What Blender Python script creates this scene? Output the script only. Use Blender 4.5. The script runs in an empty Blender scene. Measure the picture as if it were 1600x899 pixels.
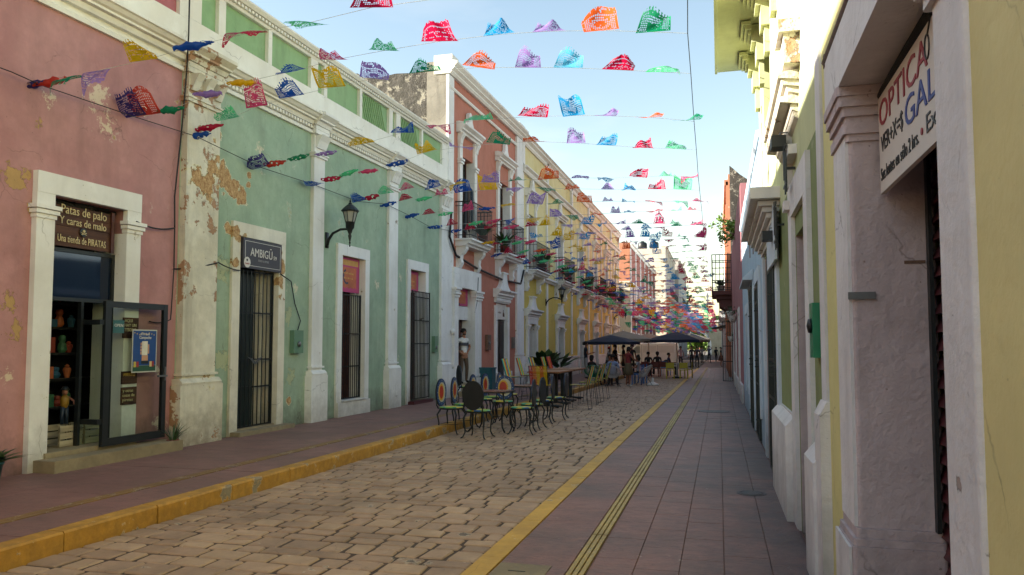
import bpy, bmesh, math, random
from mathutils import Vector, Matrix
random.seed(7)
R = math.radians
sc = bpy.context.scene
col = sc.collection

# ---------------------------------------------------------------- camera
cam_d = bpy.data.cameras.new('camera')
cam = bpy.data.objects.new('camera', cam_d); col.objects.link(cam)
cam.location = (0, 0, 1.5)
cam.rotation_euler = (R(90 + 3.44), 0, R(15.08))
cam_d.sensor_width = 36; cam_d.lens = 27.0
cam_d.shift_y = 23.4 / 1600
cam_d.clip_start = 0.05; cam_d.clip_end = 3000
sc.camera = cam

# ---------------------------------------------------------------- sky, sun, exposure
SUN_EL, SUN_AZ = R(22.5), R(-108)          # azimuth measured from +Y towards +X: the sun stands to the left, a little behind the camera
w = bpy.data.worlds.new('World'); sc.world = w; w.use_nodes = True
nt = w.node_tree; nt.nodes.clear()
wo = nt.nodes.new('ShaderNodeOutputWorld'); bg = nt.nodes.new('ShaderNodeBackground')
sky = nt.nodes.new('ShaderNodeTexSky'); sky.sky_type = 'NISHITA'; sky.sun_disc = False
sky.sun_elevation = SUN_EL; sky.sun_rotation = SUN_AZ
sky.air_density = 1.3; sky.dust_density = .6; sky.ozone_density = 1.2; sky.altitude = 10
tc = nt.nodes.new('ShaderNodeTexCoord'); mp = nt.nodes.new('ShaderNodeMapping')
mp.inputs['Scale'].default_value = (1.2, 1.2, 4.5)
nz = nt.nodes.new('ShaderNodeTexNoise'); nz.inputs['Scale'].default_value = 2.2; nz.inputs['Detail'].default_value = 7
nz.inputs['Roughness'].default_value = .55
cr = nt.nodes.new('ShaderNodeValToRGB'); cr.color_ramp.elements[0].position = .47; cr.color_ramp.elements[1].position = .75
sxyz = nt.nodes.new('ShaderNodeSeparateXYZ')
low = nt.nodes.new('ShaderNodeMapRange'); low.inputs['From Min'].default_value = .55; low.inputs['From Max'].default_value = .02
low.inputs['To Min'].default_value = .12; low.inputs['To Max'].default_value = .55
mul = nt.nodes.new('ShaderNodeMath'); mul.operation = 'MULTIPLY'
mx = nt.nodes.new('ShaderNodeMixRGB'); mx.inputs[2].default_value = (3.9, 4.2, 4.5, 1)
nt.links.new(tc.outputs['Generated'], mp.inputs[0]); nt.links.new(mp.outputs[0], nz.inputs['Vector'])
nt.links.new(nz.outputs['Fac'], cr.inputs[0]); nt.links.new(tc.outputs['Generated'], sxyz.inputs[0])
nt.links.new(sxyz.outputs['Z'], low.inputs['Value']); nt.links.new(cr.outputs['Color'], mul.inputs[0])
nt.links.new(low.outputs[0], mul.inputs[1]); nt.links.new(mul.outputs[0], mx.inputs[0])
nt.links.new(sky.outputs[0], mx.inputs[1]); wb = nt.nodes.new('ShaderNodeMixRGB'); wb.blend_type = 'MULTIPLY'; wb.inputs[0].default_value = 1; wb.inputs[2].default_value = (1.09, 1.0, .90, 1)   # camera white balance for open shade
nt.links.new(mx.outputs[0], wb.inputs[1]); nt.links.new(wb.outputs[0], bg.inputs['Color'])
bg.inputs['Strength'].default_value = 0.088
nt.links.new(bg.outputs[0], wo.inputs['Surface'])

sd = bpy.data.lights.new('sun', 'SUN'); sun = bpy.data.objects.new('sun', sd); col.objects.link(sun)
sd.energy = 5.0; sd.angle = R(0.53); sd.color = (1, .93, .82)
sdir = Vector((math.sin(SUN_AZ) * math.cos(SUN_EL), math.cos(SUN_AZ) * math.cos(SUN_EL), math.sin(SUN_EL)))
sun.rotation_euler = sdir.to_track_quat('Z', 'Y').to_euler()
sc.view_settings.view_transform = 'Standard'; sc.view_settings.look = 'None'
sc.view_settings.exposure = 1.84; sc.view_settings.gamma = 1

# ---------------------------------------------------------------- materials
def C(h, k=1.0):
    h = h.lstrip('#'); o = []
    for i in (0, 2, 4):
        c = int(h[i:i + 2], 16) / 255
        o.append((c / 12.92 if c <= .04045 else ((c + .055) / 1.055) ** 2.4) * k)
    return (*o, 1)

class NT:
    def __init__(s, name):
        s.m = bpy.data.materials.new(name); s.m.use_nodes = True
        s.t = s.m.node_tree; s.b = s.t.nodes['Principled BSDF']
        s.pos = None
    def n(s, k, **kw):
        x = s.t.nodes.new(k)
        for a, b in kw.items():
            if a in x.inputs: x.inputs[a].default_value = b
            else: setattr(x, a, b)
        return x
    def l(s, a, b): s.t.links.new(a, b)
    def P(s):
        if not s.pos: s.pos = s.n('ShaderNodeNewGeometry').outputs['Position']
        return s.pos
    def noise(s, scale, detail=5, rough=.55, vscale=None, off=0):
        x = s.n('ShaderNodeTexNoise'); x.inputs['Scale'].default_value = scale
        x.inputs['Detail'].default_value = detail; x.inputs['Roughness'].default_value = rough
        m = s.n('ShaderNodeMapping'); m.inputs['Location'].default_value = (off, off * .7, off * .3)
        if vscale: m.inputs['Scale'].default_value = vscale
        s.l(s.P(), m.inputs[0]); s.l(m.outputs[0], x.inputs['Vector'])
        return x.outputs['Fac']
    def ramp(s, v, a, b, lo=0., hi=1.):
        x = s.n('ShaderNodeMapRange'); x.inputs['From Min'].default_value = a; x.inputs['From Max'].default_value = b
        x.inputs['To Min'].default_value = lo; x.inputs['To Max'].default_value = hi
        s.l(v, x.inputs['Value']); return x.outputs[0]
    def math(s, op, a, b):
        x = s.n('ShaderNodeMath', operation=op)
        for i, v in enumerate((a, b)):
            if isinstance(v, (int, float)): x.inputs[i].default_value = v
            else: s.l(v, x.inputs[i])
        return x.outputs[0]
    def mix(s, f, a, b, kind='MIX'):
        x = s.n('ShaderNodeMixRGB', blend_type=kind)
        for i, v in enumerate((f, a, b)):
            if isinstance(v, (int, float)): x.inputs[i].default_value = v
            elif isinstance(v, tuple): x.inputs[i].default_value = v
            else: s.l(v, x.inputs[i])
        return x.outputs[0]
    def bump(s, h, dist, strength=1.0):
        x = s.n('ShaderNodeBump'); x.inputs['Distance'].default_value = dist; x.inputs['Strength'].default_value = strength
        s.l(h, x.inputs['Height']); s.l(x.outputs[0], s.b.inputs['Normal'])
    def spots(s, lst):
        """largest (1 - distance/r) over a list of (x,y,z,r)"""
        acc = None
        for (x, y, z, r) in lst:
            d = s.n('ShaderNodeVectorMath', operation='DISTANCE'); s.l(s.P(), d.inputs[0]); d.inputs[1].default_value = (x, y, z)
            v = s.ramp(d.outputs['Value'], 0, r * 1.6, 1, 0)
            acc = v if acc is None else s.math('MAXIMUM', acc, v)
        return acc

def plaster(name, base, alt=None, flake=None, flake_amt=.0, streak=.18, spotsA=(), spotsB=(), rough=.85, bump=.006, dirt='#4a4038', dirt_amt=.5, stains=.25, scl=1.0, split=None, ground=False, spotsC=(), vein=False):
    t = NT(name)
    b = C(base) if isinstance(base, str) else base
    if split:      # (height, colour above)
        sx = t.n('ShaderNodeSeparateXYZ'); t.l(t.P(), sx.inputs[0])
        bb = t.mix(t.ramp(sx.outputs['Z'], split[0] - .03, split[0] + .03), b, C(split[1]))
    else: bb = b
    a = C(alt) if alt else tuple(c * .8 for c in b[:3]) + (1,)
    big = t.noise(.9 * scl, 6, .6)
    c = t.mix(t.ramp(big, .42, .66, 0, .75), bb, t.mix(.5, bb, a) if split else a)
    mid = t.noise(5 * scl, 8, .65, off=3)
    c = t.mix(t.ramp(mid, .35, .7, 0, stains), c, tuple(x * .55 for x in b[:3]) + (1,))
    hi = t.noise(2.2 * scl, 9, .6, off=11)
    c = t.mix(t.ramp(hi, .58, .75, 0, .22), c, tuple(min(1, x * 1.45 + .05) for x in b[:3]) + (1,))
    st = t.noise(3.2, 6, .6, vscale=(1, 1, .12), off=5)
    c = t.mix(t.ramp(st, .5, .78, 0, streak), c, C(dirt))
    # grime rising from the pavement
    s2 = t.n('ShaderNodeSeparateXYZ'); t.l(t.P(), s2.inputs[0])
    g = t.math('ADD', t.ramp(s2.outputs['Z'], 0, 1.1, .75, 0), t.math('MULTIPLY', mid, .55))
    if ground: g = t.noise(1.1, 8, .68, off=17); c = t.mix(t.ramp(g, .42, .72, 0, dirt_amt), c, C(dirt))
    else: c = t.mix(t.ramp(g, .55, 1.05, 0, dirt_amt), c, C(dirt))
    if spotsC:
        f4 = t.ramp(t.math('ADD', t.math('MULTIPLY', t.noise(11, 10, .75, off=14), 1.3), t.math('MULTIPLY', t.spots(spotsC), .5)), 1.02, 1.08)
        c = t.mix(t.math('MULTIPLY', f4, .75), c, C('#d8c9ac'))
    # hairline cracks and small knocks
    vo = t.n('ShaderNodeTexVoronoi', feature='DISTANCE_TO_EDGE'); vo.inputs['Scale'].default_value = 1.3 * scl
    wv = t.n('ShaderNodeMixRGB'); wv.inputs[0].default_value = .25; nn2 = t.n('ShaderNodeTexNoise'); nn2.inputs['Scale'].default_value = 3; nn2.inputs['Detail'].default_value = 6; t.l(t.P(), nn2.inputs['Vector']); t.l(t.P(), wv.inputs[1]); t.l(nn2.outputs['Color'], wv.inputs[2]); t.l(wv.outputs[0], vo.inputs['Vector'])
    crk = t.math('MULTIPLY', t.ramp(vo.outputs['Distance'], 0, .006, 1, 0), t.ramp(t.noise(1.2, 4, .6, off=41), .52, .6))
    c = t.mix(t.math('MULTIPLY', crk, .5), c, C('#4a3c32'))
    peel = None
    if flake:
        fn = t.noise(1.7 * scl, 12, .68, off=21)
        f = t.ramp(fn, .70 - flake_amt, .715 - flake_amt); under = t.ramp(fn, .672 - flake_amt, .70 - flake_amt)
        c = t.mix(t.math('MULTIPLY', under, .4), c, C('#d9d2bf'))
        if spotsA:
            f2 = t.ramp(t.math('ADD', t.math('MULTIPLY', t.noise(6, 10, .72, off=2), 1.3), t.math('MULTIPLY', t.spots(spotsA), .6)), 1.06, 1.08)
            f = t.math('MAXIMUM', f, f2)
        c = t.mix(t.math('MULTIPLY', f, .85), c, t.mix(mid, C(flake), tuple(x * .62 for x in C(flake)[:3]) + (1,)))
        peel = f
    if spotsB:
        nn = t.noise(4.5, 10, .66, off=9)
        e = t.math('ADD', t.math('MULTIPLY', nn, 1.45), t.math('MULTIPLY', t.spots(spotsB), .95))
        rim = t.ramp(e, 1.17, 1.19); f3 = t.ramp(e, 1.225, 1.245)
        c = t.mix(rim, c, C('#d8cfae'))
        stone = t.mix(t.ramp(t.noise(22, 8, .7), .35, .65), C('#8a5f38'), C('#c9a878'))
        c = t.mix(f3, c, stone)
        c = t.mix(t.ramp(t.noise(35, 4, .6, off=4), .62, .7, 0, .6), c, t.mix(f3, c, C('#4a3424')))
        peel = f3 if peel is None else t.math('MAXIMUM', peel, t.math('MULTIPLY', f3, 4.))
    if vein:
        vn = t.noise(1.6, 8, .7, vscale=(.7, 2.6, 1), off=51); vr = t.math('ABSOLUTE', t.math('SUBTRACT', vn, .5), 0)
        c = t.mix(t.math('MULTIPLY', t.ramp(vr, 0, .010, 1, 0), .55), c, C('#3a2e2c'))
        sx3 = t.n('ShaderNodeSeparateXYZ'); t.l(t.P(), sx3.inputs[0])
        wd_ = t.math('ADD', t.ramp(sx3.outputs['X'], -.5, .62, 0, .45), t.noise(1.8, 9, .7, off=61))
        c = t.mix(t.ramp(wd_, .62, .95, 0, .75), c, C('#453c3b'))
    speck = t.ramp(t.noise(26, 3, .5, off=8), .72, .76, 0, .55)
    c = t.mix(speck, c, C('#5b4a3e'))
    t.l(c, t.b.inputs['Base Color'])
    t.b.inputs['Roughness'].default_value = rough
    h = t.math('ADD', t.math('MULTIPLY', t.noise(2.6, 6, .55, off=31), 1.6), t.math('MULTIPLY', t.noise(24, 6, .6, off=6), .35))
    h = t.math('ADD', h, t.math('MULTIPLY', mid, .5))
    if peel is not None: h = t.math('SUBTRACT', h, t.math('MULTIPLY', peel, .8))
    t.bump(h, bump)
    return t.m

def flat(name, colr, rough=.5, metal=0., var=.15, scale=8, bump=0, spec=.5):
    t = NT(name); b = C(colr) if isinstance(colr, str) else colr
    n = t.noise(scale, 5, .6)
    c = t.mix(t.ramp(n, .3, .7, 0, 1), tuple(x * (1 - var) for x in b[:3]) + (1,), tuple(min(1, x * (1 + var)) for x in b[:3]) + (1,))
    t.l(c, t.b.inputs['Base Color']); t.b.inputs['Roughness'].default_value = rough; t.b.inputs['Metallic'].default_value = metal
    if bump: t.bump(t.noise(scale * 5, 5, .6), bump)
    return t.m

def wood(name, a, b, rough=.55, vs=(9, 1, 9)):
    t = NT(name); n = t.noise(2.2, 7, .6, vscale=vs)
    t.l(t.mix(t.ramp(n, .35, .65), C(a), C(b)), t.b.inputs['Base Color']); t.b.inputs['Roughness'].default_value = rough
    t.bump(n, .003); return t.m

def glassy(name, tint, rough=.04, alpha=.25):
    t = NT(name)
    t.b.inputs['Base Color'].default_value = C(tint); t.b.inputs['Roughness'].default_value = rough
    tr = t.n('ShaderNodeBsdfTransparent'); mixs = t.n('ShaderNodeMixShader'); fr = t.n('ShaderNodeLayerWeight'); fr.inputs['Blend'].default_value = .5
    tr.inputs['Color'].default_value = (.86, .9, .88, 1)
    f = t.ramp(t.math('POWER', fr.outputs['Facing'], 4.), 0, 1, alpha, .8)
    t.l(f, mixs.inputs[0]); t.l(tr.outputs[0], mixs.inputs[1]); t.l(t.b.outputs[0], mixs.inputs[2])
    t.l(mixs.outputs[0], t.t.nodes['Material Output'].inputs['Surface']); return t.m

def tissue(name, colr):
    t = NT(name); c = C(colr)
    n = t.noise(9, 4, .6)
    cc = t.mix(t.ramp(n, .3, .7), tuple(x * .8 for x in c[:3]) + (1,), tuple(min(1, x * 1.15) for x in c[:3]) + (1,))
    t.b.inputs['Roughness'].default_value = .45
    t.l(cc, t.b.inputs['Base Color'])
    tl = t.n('ShaderNodeBsdfTranslucent'); t.l(cc, tl.inputs['Color'])
    ms = t.n('ShaderNodeMixShader'); ms.inputs[0].default_value = .55
    t.l(t.b.outputs[0], ms.inputs[1]); t.l(tl.outputs[0], ms.inputs[2])
    t.l(ms.outputs[0], t.t.nodes['Material Output'].inputs['Surface']); return t.m

LX = -7.3                                  # plane of the left facades
RX = .62                                   # plane of the right facades
M = {}
M['pink'] = plaster('pink_limewash', '#b88684', '#a06b6c', flake='#c6a160', flake_amt=.035, streak=.22, stains=.4, dirt_amt=.8,
    spotsC=[(LX, 7.6, 4.6, .34), (LX, 8.4, 4.65, .16), (LX, 7.75, 4.25, .26), (LX, 6.9, 4.35, .16), (LX, 8.75, 1.2, .12), (LX, 8.8, .5, .2), (LX, 6.5, 1.2, .15)],
    spotsA=[(LX, 6.5, 3.35, .26), (LX, 6.75, 3.05, .12), (LX, 6.5, 2.0, .16), (LX, 6.62, 1.72, .18), (LX, 6.8, 4.0, .1)])
M['pink_scuff'] = M['pink']
M['green'] = plaster('sage_green_limewash', '#a0b39a', '#8aa28a', flake='#bfc49a', flake_amt=.035, streak=.26, stains=.4, dirt_amt=.8, spotsC=[(LX, 10.8, 2.2, .2), (LX, 12.2, 2.6, .15), (LX, 15.6, 2.9, .2), (LX, 16.9, 3.2, .15), (LX, 11.0, 4.8, .2)],
    spotsA=[(LX, 10.1, 2.7, .3), (LX, 10.12, 1.3, .3), (LX, 12.0, 2.1, .22), (LX, 12.1, 1.0, .26), (LX, 10.05, .9, .2), (LX, 12.1, 1.6, .14)],
    spotsB=[(LX, 9.95, 4.2, 0.221), (LX, 10.15, 4.06, 0.208), (LX, 10.35, 3.98, 0.182), (LX, 10.55, 3.9, 0.169), (LX, 9.93, 4.75, 0.117), (LX, 10.75, 4.3, 0.091), (LX, 10.75, 4.15, 0.078), (LX, 10.24, 3.35, 0.130), (LX, 10.02, .75, 0.130), (LX, 12.05, .6, 0.091)])
M['trim'] = plaster('white_limewash_trim', '#e6e4e0', '#d2cec6', streak=.18, stains=.14, dirt='#5e5246', dirt_amt=.6, bump=.004, flake='#8f7a66', flake_amt=.045)
M['trim_worn'] = plaster('weathered_white_pilaster_paint', '#e0dac8', '#c8bea6', flake='#a9764e', flake_amt=.145, streak=.45, stains=.5,
    dirt_amt=.85, dirt='#5a4a3a', spotsB=[(LX, 9.32, 3.95, 0.221), (LX, 9.6, 3.9, 0.286), (LX, 9.75, 4.2, 0.221), (LX, 9.72, 4.65, 0.130), (LX, 9.2, 4.35, 0.091), (LX, 9.2, .98, 0.156), (LX, 9.7, 1.0, 0.182), (LX, 9.3, 1.4, 0.091), (LX, 9.7, 1.35, 0.065)])
M['frame_worn'] = plaster('peeling_white_door_surround', '#e2dccc', '#cbc2ae', flake='#a4693f', flake_amt=.03, streak=.2, dirt_amt=.6,
    spotsB=[(LX, 10.36, 3.33, 0.143), (LX, 10.42, 3.2, 0.130), (LX, 10.62, 3.3, 0.091), (LX, 10.38, 2.85, 0.117), (LX, 11.68, 2.62, 0.156), (LX, 11.7, 2.9, 0.156), (LX, 11.66, 3.15, 0.078), (LX, 11.66, 2.4, 0.091)])
M['cornice'] = plaster('cream_white_cornice_paint', '#e6e3da', '#d5cec0', streak=.12, stains=.12, dirt='#6b5a48', dirt_amt=.0, bump=.003, flake='#8a6a52', flake_amt=.015)
M['panel_green'] = plaster('pale_green_parapet_panel', '#8fae80', '#7c9d70', streak=.3, stains=.2)
M['panel_pink'] = plaster('pink_parapet_panel', '#b06a70', '#9c5257', streak=.25)
M['coral'] = plaster('coral_limewash', '#b87560', '#a9654f', streak=.12, stains=.18, flake='#d2b39a', flake_amt=.0)
M['mossy'] = plaster('mossy_bare_masonry', '#4a453d', '#28241f', flake='#9c9585', flake_amt=.13, streak=.55, stains=.8, bump=.05, dirt='#24211d', scl=2.2)
M['grey_plaster'] = plaster('grey_unpainted_plaster', '#8d877b', '#6a645a', streak=.6, stains=.5, bump=.01, dirt='#3c3832')
M['yellow'] = plaster('ochre_yellow_limewash', '#cdb456', '#c0a748', streak=.12, stains=.12, split=(4.62, '#d9cc98'))
M['yellow_r'] = plaster('chalk_yellow_wall_paint', '#ded18f', '#d1c381', streak=.08, stains=.16, rough=.7, bump=.008, dirt_amt=.2)
M['yellow_strip'] = plaster('pale_yellow_wall_paint', '#ddd48e', '#d0c67e', streak=.12, stains=.12, rough=.7, bump=.006, dirt_amt=.3)
M['white_r_shaded'] = plaster('thick_white_jamb_paint_shaded', '#c4b4b2', '#ae9c9b', streak=.3, stains=.35, rough=.75, bump=.022, dirt_amt=.55, flake='#8b7474', flake_amt=.0)  # white jamb paint with a mauve shade tone mixed into its base colour
M['white_r'] = plaster('thick_white_wall_paint', '#e2dfdb', '#cfc9c3', streak=.28, stains=.2, rough=.7, bump=.014, dirt_amt=.45, spotsA=[(RX, 2.33, 1.13, .045)], flake='#a59085', flake_amt=-.02)
M['olive'] = plaster('olive_green_wall_paint', '#87925c', '#78844e', streak=.3, stains=.3, dirt_amt=.6, flake='#a9b47a', flake_amt=.02)
M['lime'] = plaster('lime_green_wall_paint', '#c9cc9c', '#bcc08c', streak=.2, stains=.15, flake='#cfc9a0', flake_amt=.02)
M['trim_broken'] = plaster('broken_plaster_moulding', '#d2cbbb', '#bdb4a0', flake='#b08055', flake_amt=.12, streak=.2, bump=.03)
M['bluewhite'] = plaster('pale_blue_white_wall_paint', '#c9d3da', '#b7c6d2', streak=.18, stains=.1)
M['lightblue'] = plaster('light_blue_wall_paint', '#a6bccb', '#94adbf', streak=.15, stains=.12)
M['rose'] = plaster('dusty_rose_wall_paint', '#a56d70', '#935b60', streak=.15, stains=.15)
M['redbrown'] = plaster('red_brown_wall_paint', '#8f5246', '#80463c', streak=.1, stains=.15)
M['orange'] = plaster('burnt_orange_wall_paint', '#b5795c', '#a5694c', streak=.25, stains=.3, flake='#cfa98a', flake_amt=.05)
M['creamwall'] = plaster('cream_wall_paint', '#cfc4ae', '#bdb199', streak=.2)
M['archwall'] = plaster('cream_gateway_limewash', '#b5a88f', '#a3957b', streak=.3)
M['greywall'] = plaster('pale_grey_wall_paint', '#b9b3aa', '#a49d92', streak=.25)
M['sidewalk_l'] = plaster('worn_red_oxide_pavement', '#8d665e', '#78564f', streak=.0, stains=.45, rough=.62, bump=.006, dirt_amt=.55, dirt='#574b46', scl=.8, ground=True, vein=True)
M['sidewalk_r'] = plaster('worn_red_oxide_stamped_slabs', '#93695d', '#7a574d', streak=.0, stains=.6, rough=.58, bump=.012, dirt_amt=.75, dirt='#564d49', scl=1.6, flake='#9d8a84', flake_amt=.02, vein=True, ground=True)
M['mortar'] = plaster('dark_joint_mortar', '#4a382c', '#382a20', streak=0, stains=.5, dirt_amt=.4, bump=.01, ground=True)
M['mortar_r'] = plaster('dark_slab_joint', '#74584f', '#664c45', streak=0, stains=.4, dirt_amt=.3, bump=.005, ground=True)
M['kerb'] = plaster('chipped_yellow_kerb_paint', '#dfa63c', '#c48c2a', flake='#8f8672', flake_amt=.095, streak=.0, stains=.5, dirt_amt=.5, dirt='#3b2f22', bump=.01, rough=.7, scl=2)
M['line'] = plaster('worn_yellow_line_paint', '#d3a543', '#bb8f36', flake='#7d6c58', flake_amt=.07, streak=0, stains=.4, dirt_amt=.35, rough=.65, scl=2, ground=True)
M['tactile'] = plaster('faded_yellow_guide_strip', '#c0a55f', '#a48b4c', flake='#6b5a44', flake_amt=.05, streak=0, stains=.6, dirt_amt=.45, rough=.6, scl=2, ground=True)
M['tactile_dim'] = plaster('faded_ochre_guide_line', '#8f6d3a', '#7b5b38', flake='#6b4a44', flake_amt=.12, streak=0, stains=.5, dirt_amt=.4, rough=.65, scl=2, ground=True)
M['stone'] = plaster('buff_paving_stone', '#b5977c', '#9c8067', flake='#5f5347', flake_amt=.04, streak=0, stains=.5, dirt_amt=.38, dirt='#4b4137', bump=.010, rough=.7, scl=1.6, ground=True)
M['step'] = plaster('worn_concrete_step', '#a89878', '#948465', streak=0, stains=.4, dirt_amt=.5, bump=.01)
M['earth'] = plaster('grey_ground', '#6b6158', '#5b5148', streak=0, dirt_amt=.3, ground=True)
M['black'] = flat('black_painted_iron', '#15191a', .45, 0, .2)
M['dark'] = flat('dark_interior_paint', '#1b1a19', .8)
M['blackgreen'] = flat('black_green_gate_paint', '#14211f', .4)
M['darkwood'] = wood('dark_red_brown_door_wood', '#3a1d18', '#54291f')
M['brownwood'] = wood('brown_door_wood', '#4a2a1e', '#6a4230')
M['tablewood'] = wood('varnished_table_planks', '#7a4a30', '#9c6a45', .4)
M['signwood'] = wood('rough_dark_sign_board', '#3b2016', '#57341f', .7, (1, .6, 9))
M['cratewood'] = wood('pale_painted_crate_slats', '#b1a68e', '#8f8570', .7, (1, 1, 9))
M['glass'] = glassy('window_glass', '#10181c')
M['doorglass'] = glassy('shop_door_glass', '#0c1412', alpha=.0)
M['darkglass'] = flat('dark_blue_glass', '#0b1a30', .05, 0, .1)
M['lampglass'] = flat('milky_lantern_glass', '#9a9a94', .25, 0, .1)
M['cable'] = flat('black_rubber_cable', '#141312', .6)
M['leaf'] = flat('dark_green_leaf', '#2c4a22', .5, 0, .4, 20)
M['leaf2'] = flat('bright_green_leaf', '#5d7a2a', .5, 0, .4, 6)
M['terracotta'] = flat('terracotta_pot', '#7a3526', .7)
M['teal'] = flat('teal_metal', '#16505a', .45)
M['white'] = flat('white_gloss_paint', '#cfcac2', .35, 0, .04)
M['shutter'] = flat('dark_red_roller_shutter_paint', '#4a1f22', .4, 0, .2)
M['boxgreen'] = flat('bright_green_metal_box_paint', '#1d7a55', .35, 0, .12)
M['metergreen'] = flat('sage_painted_meter_box', '#5f8069', .55, 0, .1)
M['greymetal'] = flat('grey_metal', '#6d6f70', .4, .6, .1)
M['rust'] = flat('rusty_metal_strip', '#6f5646', .7, .2, .3, 20)

# ---------------------------------------------------------------- mesh builder
ORG = {}
class MB:
    def __init__(s, tilt=None, smooth=False): s.v = []; s.f = []; s.mi = []; s.cur = 0; s.tilt = tilt; s.smooth = smooth
    def add(s, vs, fs):
        o = len(s.v); s.v += [tuple(p) for p in vs]; s.f += [[i + o for i in f] for f in fs]; s.mi += [s.cur] * len(fs); return s
    def box(s, x0, x1, y0, y1, z0, z1):
        return s.add([(x0, y0, z0), (x1, y0, z0), (x1, y1, z0), (x0, y1, z0), (x0, y0, z1), (x1, y0, z1), (x1, y1, z1), (x0, y1, z1)],
                     [(0, 3, 2, 1), (4, 5, 6, 7), (0, 1, 5, 4), (1, 2, 6, 5), (2, 3, 7, 6), (3, 0, 4, 7)])
    def ext(s, poly, vec):
        n = len(poly); vec = Vector(vec)
        return s.add([tuple(p) for p in poly] + [tuple(Vector(p) + vec) for p in poly],
                     [list(range(n)), list(range(2 * n - 1, n - 1, -1))] + [(i, (i + 1) % n, (i + 1) % n + n, i + n) for i in range(n)])
    def tube(s, pts, r, n=6, closed=False):
        pts = [Vector(p) for p in pts]; k = len(pts); vs = []; prev = None
        for i, p in enumerate(pts):
            if closed: d = pts[(i + 1) % k] - pts[i - 1]
            else: d = pts[min(i + 1, k - 1)] - pts[max(i - 1, 0)]
            d.normalize()
            if prev is None:
                a = Vector((0, 0, 1)) if abs(d.z) < .9 else Vector((1, 0, 0)); u = d.cross(a).normalized()
            else:
                u = (prev - d * prev.dot(d)).normalized()
            prev = u; v = d.cross(u); rr = r[i] if isinstance(r, (list, tuple)) else r
            vs += [tuple(p + (u * math.cos(t * 2 * math.pi / n) + v * math.sin(t * 2 * math.pi / n)) * rr) for t in range(n)]
        fs = []
        for i in range(k if closed else k - 1):
            j = (i + 1) % k
            for t in range(n): fs.append((i * n + t, i * n + (t + 1) % n, j * n + (t + 1) % n, j * n + t))
        if not closed: fs += [list(range(n - 1, -1, -1)), [(k - 1) * n + t for t in range(n)]]
        return s.add(vs, fs)
    def lathe(s, prof, c, n=12, ax=(0, 0, 1)):
        ax = Vector(ax).normalized(); a = Vector((1, 0, 0)) if abs(ax.x) < .9 else Vector((0, 1, 0))
        u = ax.cross(a).normalized(); v = ax.cross(u); c = Vector(c); vs = []
        for (r, h) in prof:
            vs += [tuple(c + ax * h + (u * math.cos(t * 2 * math.pi / n) + v * math.sin(t * 2 * math.pi / n)) * max(r, 1e-4)) for t in range(n)]
        k = len(prof); fs = [(i * n + t, i * n + (t + 1) % n, (i + 1) * n + (t + 1) % n, (i + 1) * n + t) for i in range(k - 1) for t in range(n)]
        fs += [list(range(n - 1, -1, -1)), [(k - 1) * n + t for t in range(n)]]
        return s.add(vs, fs)
    def mesh(s, name, mats, o=(0, 0, 0), recalc=True):
        me = bpy.data.meshes.new(name); vs = s.v
        if s.tilt: k, yr = s.tilt; vs = [(x, y, z * (1 + k * (y - yr))) for x, y, z in vs]
        me.from_pydata([(x - o[0], y - o[1], z - o[2]) for x, y, z in vs], [], s.f)
        if not isinstance(mats, (list, tuple)): mats = [mats]
        for m in mats: me.materials.append(m)
        if len(mats) > 1: me.polygons.foreach_set('material_index', s.mi)
        if recalc:
            b = bmesh.new(); b.from_mesh(me); bmesh.ops.recalc_face_normals(b, faces=b.faces); b.to_mesh(me); b.free()
        if s.smooth: me.polygons.foreach_set('use_smooth', [True] * len(me.polygons))
        return me
    def build(s, name, mats, parent=None, recalc=True):
        o = ORG.get(parent.name, (0, 0, 0)) if parent else (0, 0, 0)
        ob = bpy.data.objects.new(name, s.mesh(name, mats, o, recalc)); col.objects.link(ob)
        if parent: ob.parent = parent; ORG[ob.name] = o
        return ob

def tag(o, label=None, cat=None, group=None, kind=None):
    if label: o['label'] = label
    if cat: o['category'] = cat
    if group: o['group'] = group
    if kind: o['kind'] = kind
    return o
def thing(name, label, cat, loc=(0, 0, 0), group=None):
    o = bpy.data.objects.new(name, None); o.empty_display_size = .2; col.objects.link(o); o.location = loc; ORG[o.name] = tuple(loc)
    return tag(o, label, cat, group)
def single(mb, name, mats, label, cat, loc=(0, 0, 0), group=None, recalc=True):
    ob = bpy.data.objects.new(name, mb.mesh(name, mats, loc, recalc)); col.objects.link(ob); ob.location = loc; ORG[ob.name] = tuple(loc)
    return tag(ob, label, cat, group)
def kids(o): return [x for x in KID.get(o.name, [])]
def copy_tree(o, loc=None, rz=None, label=None, group=None):
    def cp(a, par):
        c = a.copy(); col.objects.link(c)
        if par is not None: c.parent = par
        for ch in list(a.children): cp(ch, c)
        return c
    c = cp(o, None)
    if loc is not None: c.location = loc
    if rz is not None: c.rotation_euler = (0, 0, rz)
    if label: c['label'] = label
    if group: c['group'] = group
    return c

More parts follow.
